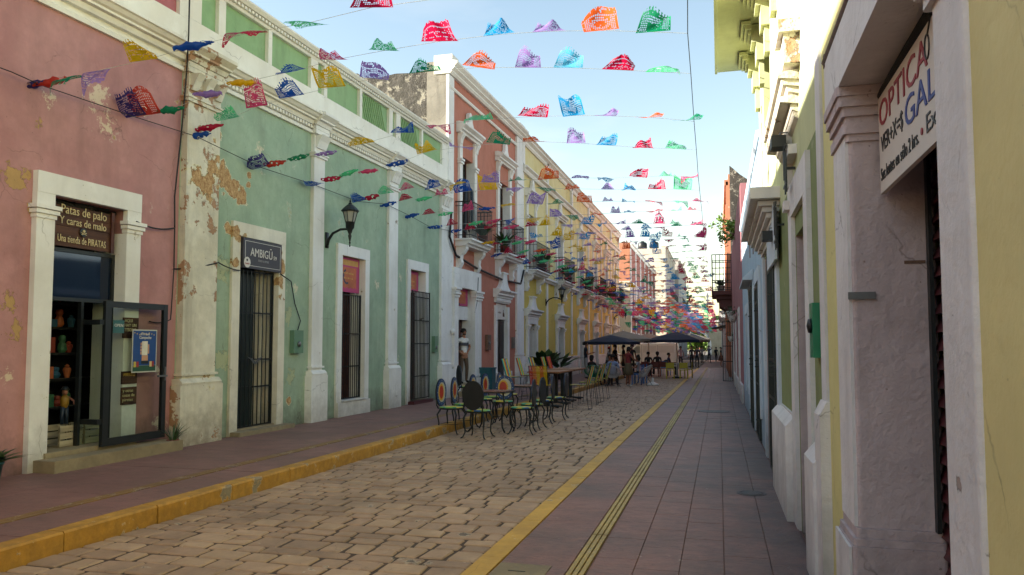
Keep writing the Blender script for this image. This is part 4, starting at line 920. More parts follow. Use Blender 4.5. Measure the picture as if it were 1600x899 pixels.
for i, c in enumerate(cent):
    m = F4.mb(); F4.box(m, c - hw - .26, c - hw - .001, .15, 2.5, 0.001, .1); F4.box(m, c + hw + .001, c + hw + .26, .15, 2.5, .001, .1); F4.box(m, c - hw - .26, c + hw + .26, 2.502, 2.78, .001, .1)
    for s_ in (-1, 1):
        yb = c + s_ * (hw + .13); F4.box(m, yb - .17, yb + .17, .15, .85, 0, .14); F4.box(m, yb - .16, yb + .16, 2.3, 2.36, 0, .14); F4.box(m, yb - .18, yb + .18, 2.38, 2.46, 0, .17)
    F4.box(m, c + hw - .003, c + hw + .01, .25, 2.45, -.42, -.001)
    m.build('door_surround', M['trim'], B)
    chimney_pediment(F4, c - hw - .34, c + hw + .34, 2.80, 3.62, B, d=.22)
    dm = ('darkwood', 'blackgreen', 'brownwood', 'black', 'darkwood', 'blackgreen')[i]
    m = F4.mb(); F4.box(m, c - hw, c - .01, .2, 2.45, -.26, -.2); F4.box(m, c + .01, c + hw, .2, 2.45, -.26, -.2)
    for s_ in (-1, 1):
        for z in (.35, 1.05, 1.75): F4.box(m, c + s_ * .31 - .2, c + s_ * .31 + .2, z, z + .55, -.199, -.18)
    m.build('door_leaf', M[dm], B)
    upper_window(F4, c - hw, c + hw, 4.62, 6.95, B, ped=True, leafm='brownwood')
    balcony(F4, c - 1.2, c + 1.35, 4.62, .55, B, step=.13)
for i, c in enumerate(cent):
    bal = ['first', 'second', 'third', 'fourth', 'fifth', 'sixth'][i]
    plant_pot((LX + .32, c + .6, 4.63), .2, .3, 70, .62, 'dense dark potted plant on the %s yellow balcony' % bal, M['terracotta'], M['leaf'], .8, seed=20 + i, wide=.07)
lantern(F4, 32.75, 3.55, .72, 'black iron wall lantern by the first yellow downpipe strip', 1.1)
lantern(F4, 55.2, 3.75, .85, 'farthest black wall lantern at the end of the yellow building', 1.2)
def house(fac, y0, y1, zt, dep, name, label, mat, bays, sw=None, wz=((1.0, 2.6),), balz=None, trim='trim', dm='darkwood', cor=.35, sw_top=None, lesenes=True, parapet=0.0, zbot=.14):
    B_ = thing(name, label, 'building', (fac.X, (y0 + y1) / 2, 0)); n = bays; L_ = (y1 - y0) / n; ops = []
    for i in range(n):
        c = y0 + L_ * (i + .5)
        for k, (za, zb_) in enumerate(wz): ops.append((c - .6, c + .6, za, zb_))
    m = fac.mb(); fac.wall(m, y0, y1, 0, zt, ops); fac.shell(m, y0, y1, zt, dep, zt - .5); m.build('wall', M[mat], B_)
    m = fac.mb(); fac.prof(m, y0 - .02, y1, [(-.4, zt + .002), (.05, zt + .002), (.05, zt - cor), (.12, zt - cor + .1), (.12, zt - .15), (.25, zt - .08), (.25, zt + .03), (-.4, zt + .08)]); m.build('cornice', M['cornice'], B_)
    if sw:
        m = MB(); a = fac.X - fac.s * .01; b = fac.X - fac.s * dep
        lo, hi = min(a, b), max(a, b)
        m.box(lo, hi, y0 - .03, y0 - .001, 0, sw_top or zt - .02); m.build('side_wall_render', M[sw], B_)
    if lesenes:
        for i in range(n + 1):
            y = min(max(y0 + L_ * i, y0 + .2), y1 - .2); fac.box(fac.mb(), y - .18, y + .18, zbot, zt - cor - .02, 0.001, .08).build('lesene', M[trim], B_)
    for (a, b, za, zb_) in ops:
        m = fac.mb(); fac.frame(m, a, b, za, zb_, .16, .06, 0, .2)
        fr_ = m.build('window_surround', M[trim], B_)
        fac.box(fac.mb(), a, b, za, zb_, -.25, -.2).build('shutter', M[dm], fr_)
    if balz:
        for zz in balz:
            balcony(fac, y0 + .5, y1 - .5, zz, .6, B_, brackets=False, step=.22)
    return B_
F5 = Fac(LX, 1); F6 = Fac(-6.5, 1); F7 = Fac(-5.9, 1)
rb = house(F5, 66, 92.5, 10.6, 9, 'red_brown_building', 'red brown two storey building with white strips, orange and white side wall behind the van', 'redbrown', 6, sw='orange', wz=((.3, 2.7), (4.7, 7.1)), balz=(4.4,))
MB().box(LX - 9, LX - .005, 65.93, 65.965, 0, 7.3).build('white_side_panel', M['creamwall'], rb)
cb = house(F6, 99, 120, 14.6, 9, 'cream_building', 'tall cream building rising above the red brown one with black water tanks', 'creamwall', 5, wz=((.3, 2.7), (4.7, 7.1), (8.6, 11.)), balz=(4.4, 8.3))
gb = house(F7, 120.5, 150, 15.2, 8, 'grey_building', 'tall pale grey building beyond the cream one with dark balconies', 'greywall', 5, wz=((.3, 2.7), (4.7, 7.1), (8.6, 11.)), balz=(4.4, 8.3), lesenes=False)
hb = house(Fac(-8.6, 1), 150.5, 179.8, 9.4, 8, 'low_far_building', 'low pale building last on the left before the arch', 'creamwall', 4, wz=((.3, 2.7), (4.5, 6.4)), lesenes=False)  # far end stretched up to the arch to keep sun off the gateway wall
for i, (x, y) in enumerate(((-9.5, 101), (-8.0, 101))):
    t = thing('water_tank', ['left', 'right'][i] + ' black round water tank on the roof of the cream building', 'water tank', (x, y, 14.6), 'black roof tanks')
    MB(smooth=True).lathe([(.6, 0), (.6, 1.0), (.5, 1.15), (.2, 1.25), (.2, 1.35), (0, 1.36)], (x, y, 14.2), 14).build('tank', M['black'], t)

sh2 = thing('added_shade_house', 'added plain ochre house, unseen, closing the side street to shade the side wall behind the white van', 'building', (-16, 62, 0))  # added out of view to keep sun off the lower red brown side wall
MB().box(-24, -14.5, 56, 65.8, 0, 9.2).build('wall', M['yellow'], sh2); MB().box(-24.1, -14.35, 55.9, 65.85, 9.2, 9.5).build('cornice', M['cornice'], sh2)
for k_ in range(2): MB().box(-14.49, -14.4, 58.9 + k_ * 3.2, 60.1 + k_ * 3.2, .2, 2.6).build('door', M['darkwood'], sh2)

# ================================================================ RIGHT SIDE
def pilaster_r(fac, m, y0, y1, z1, d, ph, ed=.06):
    fac.box(m, y0, y1, ph, z1, 0, d); fac.box(m, y0 - .03, y1 + .03, -.02, ph - .06, 0, d + ed); fac.prof(m, y0 - .03, y1 + .03, [(0, ph - .062), (d + ed, ph - .062), (d + .005, ph + .02), (0, ph + .02)])
# ---- yellow optician's building
Q1 = Fac(RX + .012, -1)
B = thing('yellow_shop_building', 'pale yellow building at the right edge with a white framed optician doorway', 'building', (RX, 2, 0))
OD = (2.46, 3.97, -.05, 2.76)
m = Q1.mb(); Q1.wall(m, -9, 2.17, -.05, 6.3, [], .46); Q1.wall(m, 2.17, 4.37, 3.04, 6.3, [], .46); m.build('wall', M['yellow_r'], B)
m = Q1.mb(); Q1.wall(m, 4.37, 4.95, -.05, 6.3, [], .46); m.build('end_wall_strip', M['yellow_strip'], B)
m = Q1.mb(); Q1.box(m, -9, 4.95, 6.0, 6.2, -6, -.47); Q1.box(m, -9, -8.8, 0, 5.99, -6, -.47); Q1.box(m, 4.7, 4.95, 0, 5.99, -6, -.47); Q1.box(m, -8.8, 4.7, 0, 5.99, -6, -5.8); m.build('rear_walls', M['yellow_r'], B)
def rounded_col(m, x0, x1, y0, y1, z0, z1, r=.02, n=3):
    P_ = []
    for cx, cy, a0 in ((x1 - r, y1 - r, 0), (x0 + r, y1 - r, 90), (x0 + r, y0 + r, 180), (x1 - r, y0 + r, 270)):
        for k in range(n + 1): a = R(a0 + 90 * k / n); P_.append((cx + r * math.cos(a), cy + r * math.sin(a), z0))
    m.ext(P_, (0, 0, z1 - z0)); return m
m = MB(); rounded_col(m, RX, RX + .37, 3.97, 4.365, .66, 2.53)
m.build('far_jamb', [M['white_r_shaded']], B)
m = MB(); rounded_col(m, RX - .035, RX + .37, 3.925, 4.378, -.05, .58); rounded_col(m, RX - .028, RX + .37, 3.935, 4.376, .581, .615); rounded_col(m, RX - .012, RX + .37, 3.95, 4.374, .616, .659); m.build('jamb_base', M['white_r_shaded'], B)
m = MB(); m.box(RX - .048, RX - .0355, 3.94, 4.379, -.04, .575); m.build('base_street_face', M['white_r'], B)
# the street face of the far jamb keeps the white without painted-in shade, 6 mm thick render coat
m = MB(); m.box(RX - .014, RX + .003, 3.985, 4.37, .661, 2.53); m.build('jamb_street_face', M['white_r'], B)
cp = MB()
for z, e in ((2.50, .012), (2.535, .026), (2.585, .015), (2.62, .03), (2.665, .046), (2.715, .056)): rounded_col(cp, RX - e, RX + .46, 3.97 - e * .9, 4.38 + e * .3, z, z + (.05 if z < 2.7 else .045), .012, 2)
cp.build('jamb_capital', M['white_r_shaded'], B)
m = MB(); rounded_col(m, RX - .002, RX + .30, 2.16, 2.46, -.05, 2.62); m.build('near_jamb', M['white_r'], B)
m = MB()
for z, e in ((2.50, .02), (2.54, .04), (2.59, .03), (2.63, .055), (2.68, .08)): rounded_col(m, RX - e, RX + .44, 2.15 - e * .3, 2.46 + e * .9, z, z + .052, .012, 2)
m.build('near_jamb_capital', M['white_r'], B)
m = Q1.mb(); Q1.box(m, 2.10, 4.40, 2.762, 3.035, -.45, .058); m.build('lintel', M['white_r'], B)
m = MB(smooth=True); m.tube([(RX - .035, 4.42, 3.06), (RX - .035, 2.1, 3.05)], .022, 6); m.box(RX - .05, RX + .04, 4.36, 4.40, 3.02, 3.09); m.build('rusty_rail', M['rust'], B)
m = MB()
for i in range(34): m.ext([(RX + .345, 2.3, -.04 + i * .085), (RX + .365, 2.3, .0 + i * .085), (RX + .39, 2.3, .035 + i * .085), (RX + .41, 2.3, .04 + i * .085), (RX + .41, 2.3, -.04 + i * .085)], (0, 1.70, 0))
sh_ = m.build('roller_shutter', M['shutter'], B)
m = MB(); m.box(RX + .325, RX + .343, 3.92, 3.966, 0.66, 2.5); m.build('shutter_track', M['black'], B)
m = MB(smooth=True); m.tube([(RX + .17, 4.0, 2.70), (RX + .17, 3.4, 2.72), (RX + .16, 2.4, 2.72)], .045, 10); m.build('awning_roll', flat('black_canvas_roll', '#181b1a', .9, 0, .3, 30, .01), B)
MB().box(RX + .23, RX + .32, 3.966, 3.972, 1.90, 1.915).build('metal_strap', M['rust'], B); MB().box(RX - .02, RX + .10, 3.955, 3.972, 1.735, 1.77).build('metal_strap', M['greymetal'], B)
S = thing('optician_sign', 'white sign reading OPTICA GAL with red, blue and black lettering in the near doorway', 'sign', (RX + .13, 3.1, 2.25))
m = MB(); m.box(RX + .13, RX + .15, 2.3, 3.93, 2.23, 2.685); m.build('board', flat('white_sign_panel', '#cfc8bc', .5, 0, .03), S)
ox = RX + .1285; red = flat('sign_red', '#8f1f2c', .5); blu = flat('sign_blue', '#2c3f86', .5)
def rt(s_, size, y, z, mat, width, shear=0): return text_part(s_, size, (ox, y, z), (0, -1, 0), (0, 0, 1), S, mat, width=width, shear=shear)
rt('OPTICA', .17, 3.90, 2.535, red, .86); rt('VER+X=$', .11, 3.88, 2.415, M['black'], .44); rt('GAL', .17, 3.40, 2.395, blu, .46); rt('Sus lentes en sólo 2 hrs.', .085, 3.90, 2.285, M['black'], .70); rt('Examen', .10, 3.08, 2.29, M['black'], .44)
MB().lathe([(.014, 0), (.014, .003)], (ox, 3.145, 2.315), 12, (-1, 0, 0)).build('red_dot', red, S)
m = MB(); m.tube([(ox, 3.04 + .03 * math.cos(a), 2.60 + .045 * math.sin(a)) for a in [k * math.pi / 7 for k in range(14)]], .004, 5, True); m.tube([(ox, 3.03, 2.64), (ox, 2.98, 2.69)], .004, 5); m.build('spectacles_drawing', M['black'], S)

# ---- green building on the right
Q2 = Fac(RX + .02, -1)
B = thing('olive_green_building', 'olive and lime green building with white pilasters on stepped plinths, next right of the street', 'building', (RX, 8, 0))
m = Q2.mb(); Q2.wall(m, 4.96, 12.1, -.05, 2.95, [(5.93, 6.88, -.04, 2.45), (9.05, 11.3, -.04, 2.75)], .44); m.build('wall', M['olive'], B)
m = Q2.mb(); Q2.wall(m, 4.96, 12.1, 2.952, 6.1, [(9.6, 10.9, 4.2, 5.6)], .44); Q2.box(m, 4.96, 12.1, 5.8, 5.95, -6, -.45); Q2.box(m, 11.85, 12.1, 0, 5.79, -6, -.45); Q2.box(m, 4.96, 5.2, 0, 5.79, -6, -.45); m.build('upper_wall', M['lime'], B)
m = Q2.mb(); Q2.box(m, 4.4, 12.35, 5.86, 6.0, 0.02, .60); Q2.box(m, 4.38, 12.37, 5.84, 6.02, .602, .64); m.build('eaves_slab', M['lime'], B)
for i, y in enumerate((12.0, 10.9, 9.75, 8.6, 7.5, 6.4, 5.3)):
    m = Q2.mb(); Q2.box(m, y - .34, y, 5.36, 5.60, 0, .10); Q2.box(m, y - .34, y, 5.602, 5.84, 0, .16)
    for k, e in enumerate((0, .05, .1)): Q2.box(m, y - .40 - e, y + .02 + e, 5.70 + k * .045, 5.743 + k * .045, .162, .20 + e * .9)
    Q2.box(m, y - .28, y - .08, 5.05, 5.355, 0, .06); m.build('eaves_bracket', M['lime'], B)
m = Q2.mb(); pilaster_r(Q2, m, 4.975, 5.19, 4.2, .022, 1.16, .045); m.build('end_pilaster', M['white_r'], B)
m = Q2.mb(); pilaster_r(Q2, m, 5.21, 5.66, .86, .012, .84, .075); m.build('stepped_plinth', M['white_r'], B)
m = Q2.mb(); Q2.box(m, 5.70, 5.93, -.02, 2.62, 0.001, .035); Q2.box(m, 6.88, 7.16, -.02, 2.62, .001, .035); Q2.box(m, 5.70, 7.16, 2.622, 2.9, .001, .036); m.build('door_surround', M['white_r'], B)
m = MB(); m.box(RX + .025, RX + .46, 6.865, 6.885, -.02, 2.46); m.build('door_reveal', M['white_r_shaded'], B)
m = MB(); m.box(RX + .3, RX + .34, 5.93, 6.88, 0, 2.45); m.build('door_leaf', M['blackgreen'], B)
m = Q2.mb(); pilaster_r(Q2, m, 7.20, 8.95, .92, .018, .88, .075); m.build('wall_plinth', M['white_r'], B)
# broken diagonal mouldings of an old door head
m = Q2.mb()
for k, (d_, e) in enumerate(((.16, 0), (.12, .05), (.08, .1), (.14, .17), (.05, .23), (.03, .28))): Q2.prof(m, 6.3 + e * .5, 8.3 - e, [(0, 3.62 - e), (d_, 3.64 - e), (d_ + .015, 3.68 - e), (0, 3.70 - e)])
Q2.box(m, 6.2, 6.5, 3.72, 3.95, 0, .12); Q2.box(m, 6.15, 6.55, 3.95, 4.05, 0, .16); m.build('broken_door_head', M['trim_broken'], B)
m = Q2.mb(); Q2.box(m, 7.0, 7.12, 2.9, 3.4, 0, .05); Q2.box(m, 6.97, 7.15, 2.7, 2.78, 0, .08); Q2.box(m, 6.6, 7.12, 3.1, 3.18, 0, .07); m.build('small_corbel', M['white_r'], B)
# white door head over the gate
m = Q2.mb()
for k in range(5): Q2.box(m, 8.75 - .06 * k, 11.5 + .06 * k, 2.80 + k * .055, 2.85 + k * .055, 0, .04 + .045 * k)
Q2.box(m, 8.4, 11.85, 3.08, 3.2, 0, .30); m.build('gate_head_moulding', M['trim'], B)
for a_, b_ in ((8.72, 9.05), (11.3, 11.6)): Q2.box(Q2.mb(), a_, b_, -.02, 2.79, 0.001, .03).build('gate_surround', M['bluewhite'], B)
m = MB(); m.box(RX + .02, RX + .44, 11.26, 11.31, -.02, 2.75); m.build('gate_reveal', M['white_r_shaded'], B)
def gate_r(y0, y1, x, z1, parent, n, name='gate_leaf'):
    m = MB(); m.box(x, x + .035, y0, y0 + .05, .03, z1); m.box(x, x + .035, y1 - .05, y1, .03, z1)
    for z in (.03, .9, 1.35, z1 - .3, z1 - .05): m.box(x + .004, x + .03, y0 + .05, y1 - .05, z, z + .04)
    for z in (.35, 1.2, 1.3, 2.1): m.box(x - .05, x + .08, y0 + .015, y0 + .035, z, z + .02)
    g = m.build(name, M['blackgreen'], parent)
    for i in range(n):
        y = y0 + .05 + (y1 - y0 - .1) * (i + .5) / n; MB().tube([(x + .012, y, .05), (x + .012, y, z1 - .03)], .011, 5).build('bar', M['blackgreen'], g)
    return g
gate_r(9.06, 10.15, RX - .03, 2.72, B, 7); gate_r(10.2, 11.28, RX + .03, 2.72, B, 7)
t = thing('shop_board', 'pale rectangular board over the dark green gate, seen almost edge on', 'sign', (RX - .05, 8.9, 2.45)); MB().box(RX - .055, RX - .03, 8.3, 9.6, 2.42, 3.0).build('board', M['bluewhite'], t)
def ironmark(y, z, lab, s=1):
    t = thing('iron_emblem', lab, 'sign', (RX - .06, y, z)); m = MB(); X = RX - .07
    m.box(X, X + .012, y - .22 * s, y + .22 * s, z + .24 * s, z + .27 * s); m.box(X, X + .012, y - .015, y + .015, z - .3 * s, z + .3 * s); m.box(X, X + .012, y - .2 * s, y + .2 * s, z - .2 * s, z - .17 * s); m.box(X, X + .012, y - .18 * s, y - .15 * s, z - .3 * s, z + .2 * s); m.box(X, X + .012, y + .12 * s, y + .16 * s, z - .1 * s, z + .32 * s); m.box(X, RX + .02, y - .01, y + .01, z, z + .02)
    m.build('ironwork', M['black'], t)
ironmark(8.0, 2.72, 'black openwork iron emblem fixed over the pale board beside the gate', .8)
ironmark(6.75, 3.0, 'black openwork iron emblem above the shade-toned white jamb, nearer of two', .7)
def flood(y, z, lab):
    t = thing('floodlight', lab, 'floodlight', (RX - .06, y, z)); MB().box(RX - .16, RX - .04, y - .09, y + .09, z - .05, z + .05).build('housing', M['black'], t); m = MB(); m.tube([(RX + .02, y, z + .09), (RX - .08, y, z + .09), (RX - .1, y, z)], .008, 5); m.build('bracket', M['greymetal'], t)
flood(6.95, 3.28, 'small black floodlight under the broken door head on the right'); flood(8.6, 2.70, 'small black floodlight under the white gate head moulding')
t = thing('meter_box', 'bright green narrow metal box on the olive wall by the white pilaster', 'meter box', (RX - .02, 5.43, 1.45))
MB().box(RX - .03, RX + .018, 5.35, 5.52, 1.44, 1.80).build('box', M['boxgreen'], t); MB(smooth=True).lathe([(.05, 0), (.045, .02), (0, .03)], (RX - .03, 5.43, 1.65), 12, (-1, 0, 0)).build('dial', M['black'], t)
MB().box(RX + .15, RX + .165, 6.83, 6.86, 1.28, 1.31).build('hook', M['black'], B)
# ---- pale blue building
Q3 = Fac(RX + .02, -1)
B = thing('pale_blue_building', 'pale blue and white low building with a small hood over its dark door', 'building', (RX, 17, 0))
m = Q3.mb(); Q3.wall(m, 12.11, 22.0, -.05, 4.72, [(12.9, 14.1, .4, 2.6), (15.1, 17.1, -.04, 2.75), (18.0, 19.2, .5, 2.3)], .44); Q3.shell(m, 12.11, 22.0, 4.8, 6, 4.3); m.build('wall', M['lightblue'], B)
m = Q3.mb(); Q3.prof(m, 12.12, 22.02, [(-.3, 4.722), (.02, 4.722), (.05, 4.75), (.05, 4.83), (-.3, 4.86)]); m.build('parapet_cap', M['bluewhite'], B)
for (a, b, z0, z1) in ((12.9, 14.1, .4, 2.6), (15.1, 17.1, 0, 2.75), (18.0, 19.2, .5, 2.3)):
    m = Q3.mb(); Q3.frame(m, a, b, z0, z1, .22, .03, 0); Q3.box(m, b - .002, b + .012, z0, z1, -.4, -.001); m.build('opening_surround', M['bluewhite'], B)
    Q3.box(Q3.mb(), a, b, z0, z1, -.36, -.3).build('shutter', M['black'], B)
gate_r(15.12, 16.1, RX - .035, 2.68, B, 6); gate_r(13.0, 14.05, RX - .02, 2.55, B, 6)
m = Q3.mb(); Q3.box(m, 14.85, 17.3, 2.78, 2.82, 0.02, .20); Q3.prof(m, 14.85, 17.3, [(.02, 2.822), (.2, 2.822), (.02, 2.98)]); m.build('door_hood', M['bluewhite'], B)
for i, y in enumerate((13.6, 14.8, 16.3)): m = Q3.mb(); Q3.box(m, y, y + .05, 3.15 + .1 * i, 3.5 + .08 * i, 0, .015); m.build('wall_spike', M['rust'], B)
# ---- rose building with a balcony
Q4 = Fac(RX + .01, -1)
B = thing('rose_building', 'dusty rose building with a brown and black balcony farther along on the right', 'building', (RX, 32, 0))
m = Q4.mb(); Q4.wall(m, 22.05, 43, -.05, 6.1, [(25, 26.2, .1, 2.6), (30, 31.2, .1, 2.6), (35, 36.2, .1, 2.6), (39.6, 40.8, .1, 2.6), (39.6, 41.2, 4.2, 6.0)], .44); Q4.shell(m, 22.05, 43, 6.1, 6, 5.6); m.build('wall', M['rose'], B)
for y in (25, 30, 35, 39.6):
    m = Q4.mb(); Q4.frame(m, y, y + 1.2, .1, 2.6, .2, .03, 0); m.build('door_surround', M['white_r'], B); Q4.box(Q4.mb(), y, y + 1.2, .1, 2.6, -.3, -.25).build('door_leaf', M['darkwood'], B)
for a_, b_ in ((22.06, 24.7), (26.5, 29.7), (31.5, 34.7)): Q4.box(Q4.mb(), a_, b_, 0, .5, 0, .05).build('plinth', M['white_r'], B)
M['maroon'] = flat('maroon_balcony_paint', '#5a2a24', .6)
m = Q4.mb(); Q4.box(m, 38.3, 41.9, 4.10, 4.30, 0.001, .95); Q4.prof(m, 38.5, 41.7, [(0, 3.9), (.7, 3.9), (.75, 4.098), (0, 4.098)]); sl = m.build('balcony_slab', M['maroon'], B)
for y in (38.6, 41.3): q = Q4.mb(); Q4.prof(q, y, y + .25, [(0, 3.0), (.12, 3.05), (.3, 3.4), (.6, 3.6), (.62, 3.898), (0, 3.898)]); q.build('bracket', M['maroon'], sl)
m = Q4.mb(); X = Q4.X
for zz in (4.35, 4.7, 5.1, 5.75, 6.05): m.tube([(X, 38.35, zz), (X - .92, 38.35, zz), (X - .92, 41.85, zz), (X, 41.85, zz)], .022, 5)
for k in range(6): m.tube([(X - .92 + k * .18, 38.35, 4.3), (X - .92 + k * .18, 38.35, 6.05)], .016, 4)
for k in range(17): m.tube([(X - .92, 38.35 + k * .22, 4.3), (X - .92, 38.35 + k * .22, 6.05)], .016, 4)
tag(m.build('railing', M['black'], B), kind='stuff')
plant_pot((RX - .5, 39.5, 4.3), .2, .3, 30, .4, 'plant pots on the maroon balcony on the right', M['trim'], M['leaf'], .8, seed=41, wide=.06)
# ---- ruin and far right houses
B = thing('orange_ruin', 'tall ruined orange facade with a mossy stepped side wall above the white parapet', 'building', (RX, 50, 0))
Q5 = Fac(RX - .02, -1)
m = Q5.mb(); Q5.wall(m, 43.05, 60, -.05, 11.0, [(46, 47.2, .1, 2.6), (50, 51.2, .1, 2.6), (55, 56.2, .1, 2.6), (46, 47.2, 5, 7.4), (50, 51.2, 5, 7.4), (55, 56.2, 5, 7.4)], .5); Q5.box(m, 43.1, 60, 10, 10.2, -5, -.51); Q5.box(m, 59.7, 60, 0, 9.99, -5, -.51); Q5.box(m, 43.1, 59.7, 0, 9.99, -5.3, -5); m.build('facade', M['orange'], B)
m = MB(); P_ = [(RX + .06, -.05), (6, -.05), (6, 6.5), (3.4, 7.4), (2.4, 8.6), (1.9, 9.9), (1.6, 10.6), (1.2, 10.9), (.9, 11.2), (RX + .06, 11.4)]
m.ext([(x, 43.02, z) for x, z in P_], (0, -.3, 0)); m.build('mossy_side_wall', M['mossy'], B)
m = Q5.mb()
for y in (43.06, 48.6, 53.5, 59.5): Q5.box(m, y, y + .4, 0, 10.6, 0, .12)
Q5.box(m, 43.06, 60, 10.4, 10.7, 0, .2); Q5.box(m, 43.06, 60, 4.4, 4.6, 0, .18); m.build('facade_mouldings', M['orange'], B)
def bush(loc, r, n, label, mat, name='shrub', s=.12, seed=1, hr=1., cat='plant', trunk=None):
    q = random.Random(seed); t = thing(name, label, cat, loc); m = MB(); c0 = Vector(loc) + Vector((0, 0, 0 if trunk is None else trunk))
    lobes = [(Vector((q.gauss(0, .45), q.gauss(0, .45), q.gauss(0, .35) * hr)) * r, q.uniform(.35, .6) * r) for _ in range(9)]
    for i in range(n):
        lc, lr = q.choice(lobes); d = Vector((q.gauss(0, 1), q.gauss(0, 1), q.gauss(0, 1))).normalized(); p = c0 + lc + d * lr * q.uniform(.6, 1.05)
        u = Vector((q.gauss(0, 1), q.gauss(0, 1), q.gauss(0, .6))).normalized(); v = u.cross(Vector((q.gauss(0, 1), q.gauss(0, 1), q.gauss(0, 1)))).normalized(); k = s * q.uniform(.6, 1.3)
        m.add([p - u * k, p + v * k * .45, p + u * k, p - v * k * .45], [(0, 1, 2, 3)])
    m.build('crown' if trunk is not None else 'foliage', mat, t, recalc=False)
    k = MB(smooth=True)
    if trunk is not None:
        k.tube([Vector(loc), Vector(loc) + Vector((.1, 0, trunk * .5)), c0], [.3 * r / 4 + .05, .2 * r / 4 + .04, .12 * r / 4 + .03], 8)
        for j in range(5): a = j * 1.26; k.tube([c0 - Vector((0, 0, .3 * trunk)), c0 + Vector((math.cos(a) * r * .3, math.sin(a) * r * .3, r * .1)), c0 + Vector((math.cos(a) * r * .6, math.sin(a) * r * .6, r * .35))], [.1, .07, .03], 6)
        k.build('trunk', M['brownwood'], t)
    else:
        for j in range(5): a = j * 1.3; k.tube([Vector(loc) - Vector((0, 0, r * .5)), Vector(loc) + Vector((math.cos(a) * r * .4, math.sin(a) * r * .4, r * .3))], .01, 4)
        k.build('stems', M['brownwood'], t)
    return t
bush((RX - .05, 30, 6.0), .5, 260, 'yellow green weeds growing out of the rose wall top below the ruin', M['leaf2'], s=.10, seed=3)
bush((RX - .4, 43.0, 8.2), .45, 160, 'small yellow green shrub rooted on the orange ruin front', M['leaf2'], s=.1, seed=5)
Q6 = Fac(RX, -1)
house(Q6, 60.1, 84, 12.6, 6, 'pale_green_house', 'tall pale green house on the right behind the orange ruin', 'bluewhite', 4, wz=((.2, 2.6), (4.8, 7)), balz=(4.4,), zbot=0)
house(Fac(RX - .1, -1), 84.1, 112, 7.5, 6, 'dark_balcony_house', 'far right house with dark balcony and orange corner', 'orange', 4, wz=((.2, 2.6), (4.6, 6.6)), balz=(4.2,), zbot=0)
house(Fac(RX - .1, -1), 118, 165, 6.5, 6, 'last_right_house', 'last low pale house on the right before the arch', 'creamwall', 5, wz=((.2, 2.6),), zbot=0)
# iron gate leaf swung out across the right pavement
t = thing('iron_gate', 'tall black iron gate leaf swung open over the right pavement by the rose house', 'gate', (.25, 36.5, 0))
m = MB()
for x in (.14, .56): m.box(x, x + .035, 36.5, 36.54, .02, 2.75)
for z in (.02, .9, 1.6, 2.71): m.box(.175, .56, 36.505, 36.535, z, z + .035)
m.build('frame', M['black'], t)
for k in range(3): MB().tube([(.27 + k * .1, 36.52, .03), (.27 + k * .1, 36.52, 2.72)], .01, 5).build('bar', M['black'], t)
t = thing('door_awning', 'dark tiled awning jutting from the far right houses', 'awning', (.2, 62, 3.2)); MB().ext([(RX, 61, 3.35), (-.55, 61, 3.1), (-.55, 61, 3.02), (RX, 61, 3.1)], (0, 2.2, 0)).build('canopy', M['black'], t)
def wall_planter(y, z, x, label, seed):
    t = thing('wall_planter', label, 'planter', (x, y, z)); MB(smooth=True).lathe([(.06, -.14), (.12, -.05), (.15, .08), (.16, .1), (.13, .1), (0, .05)], (x, y, z), 12).build('bowl', M['trim'], t)
    m = MB(); q = random.Random(seed)
    for i in range(90):
        a = q.uniform(0, 6.28); p = Vector((x + math.cos(a) * q.uniform(.02, .28), y + math.sin(a) * q.uniform(.02, .28), z + q.uniform(-.15, .3))); u = Vector((q.gauss(0, 1), q.gauss(0, 1), q.gauss(0, 1))).normalized() * .06; v = u.cross(Vector((0, 0, 1))) * .5
        m.add([p - u, p + v, p + u, p - v], [(0, 1, 2, 3)])
    m.build('leaves', M['leaf'], t, recalc=False); m = MB(); m.tube([(RX, y, z + .02), (x + .1, y, z)], .015, 5); m.build('bracket', M['black'], t)
wall_planter(28.0, 2.55, RX - .16, 'white wall planter with trailing leaves on the rose wall, nearer one', 2)
wall_planter(32.0, 2.9, RX - .18, 'white wall planter with trailing leaves on the rose wall, farther one', 3)
wall_planter(36.0, 1.95, RX - .10, 'small grey wall planter near the open iron gate', 4)
# ---- the arch that closes the street
t = thing('city_gate_arch', 'cream gateway wall with round arch and crested top closing the street', 'gateway', (-5, 180, 0))
cx = -5.0; r = 2.85; zs_ = 2.4
def arch_outer(xs0, xs1, zt):
    P_ = [(cx - r, 0), (xs0, 0), (xs0, zt), (xs1, zt), (xs1, 0), (cx + r, 0)]
    P_ += [(cx + r * math.cos(a), zs_ + r * math.sin(a)) for a in [math.pi * k / 16 for k in range(17)]]
    return P_
m = MB(); m.ext([(x, 180, z) for x, z in arch_outer(-26, 12, 7.6)], (0, 1.8, 0)); m.build('wall', M['archwall'], t)
m = MB()
for k in range(16):
    a, b = math.pi * k / 16, math.pi * (k + 1) / 16
    q = [(cx + rr_ * math.cos(an), zs_ + rr_ * math.sin(an)) for rr_, an in ((r, a), (r + .45, a), (r + .45, b), (r, b))]; m.ext([(x, 179.85, z) for x, z in q], (0, .149, 0))
m.box(cx - r - .45, cx - r, 179.85, 179.999, 0, zs_); m.box(cx + r, cx + r + .45, 179.85, 179.999, 0, zs_); m.build('arch_moulding', M['trim'], t)
m = MB(); m.box(-26, 12, 179.7, 181.9, 7.602, 7.85); m.build('coping', M['trim'], t)
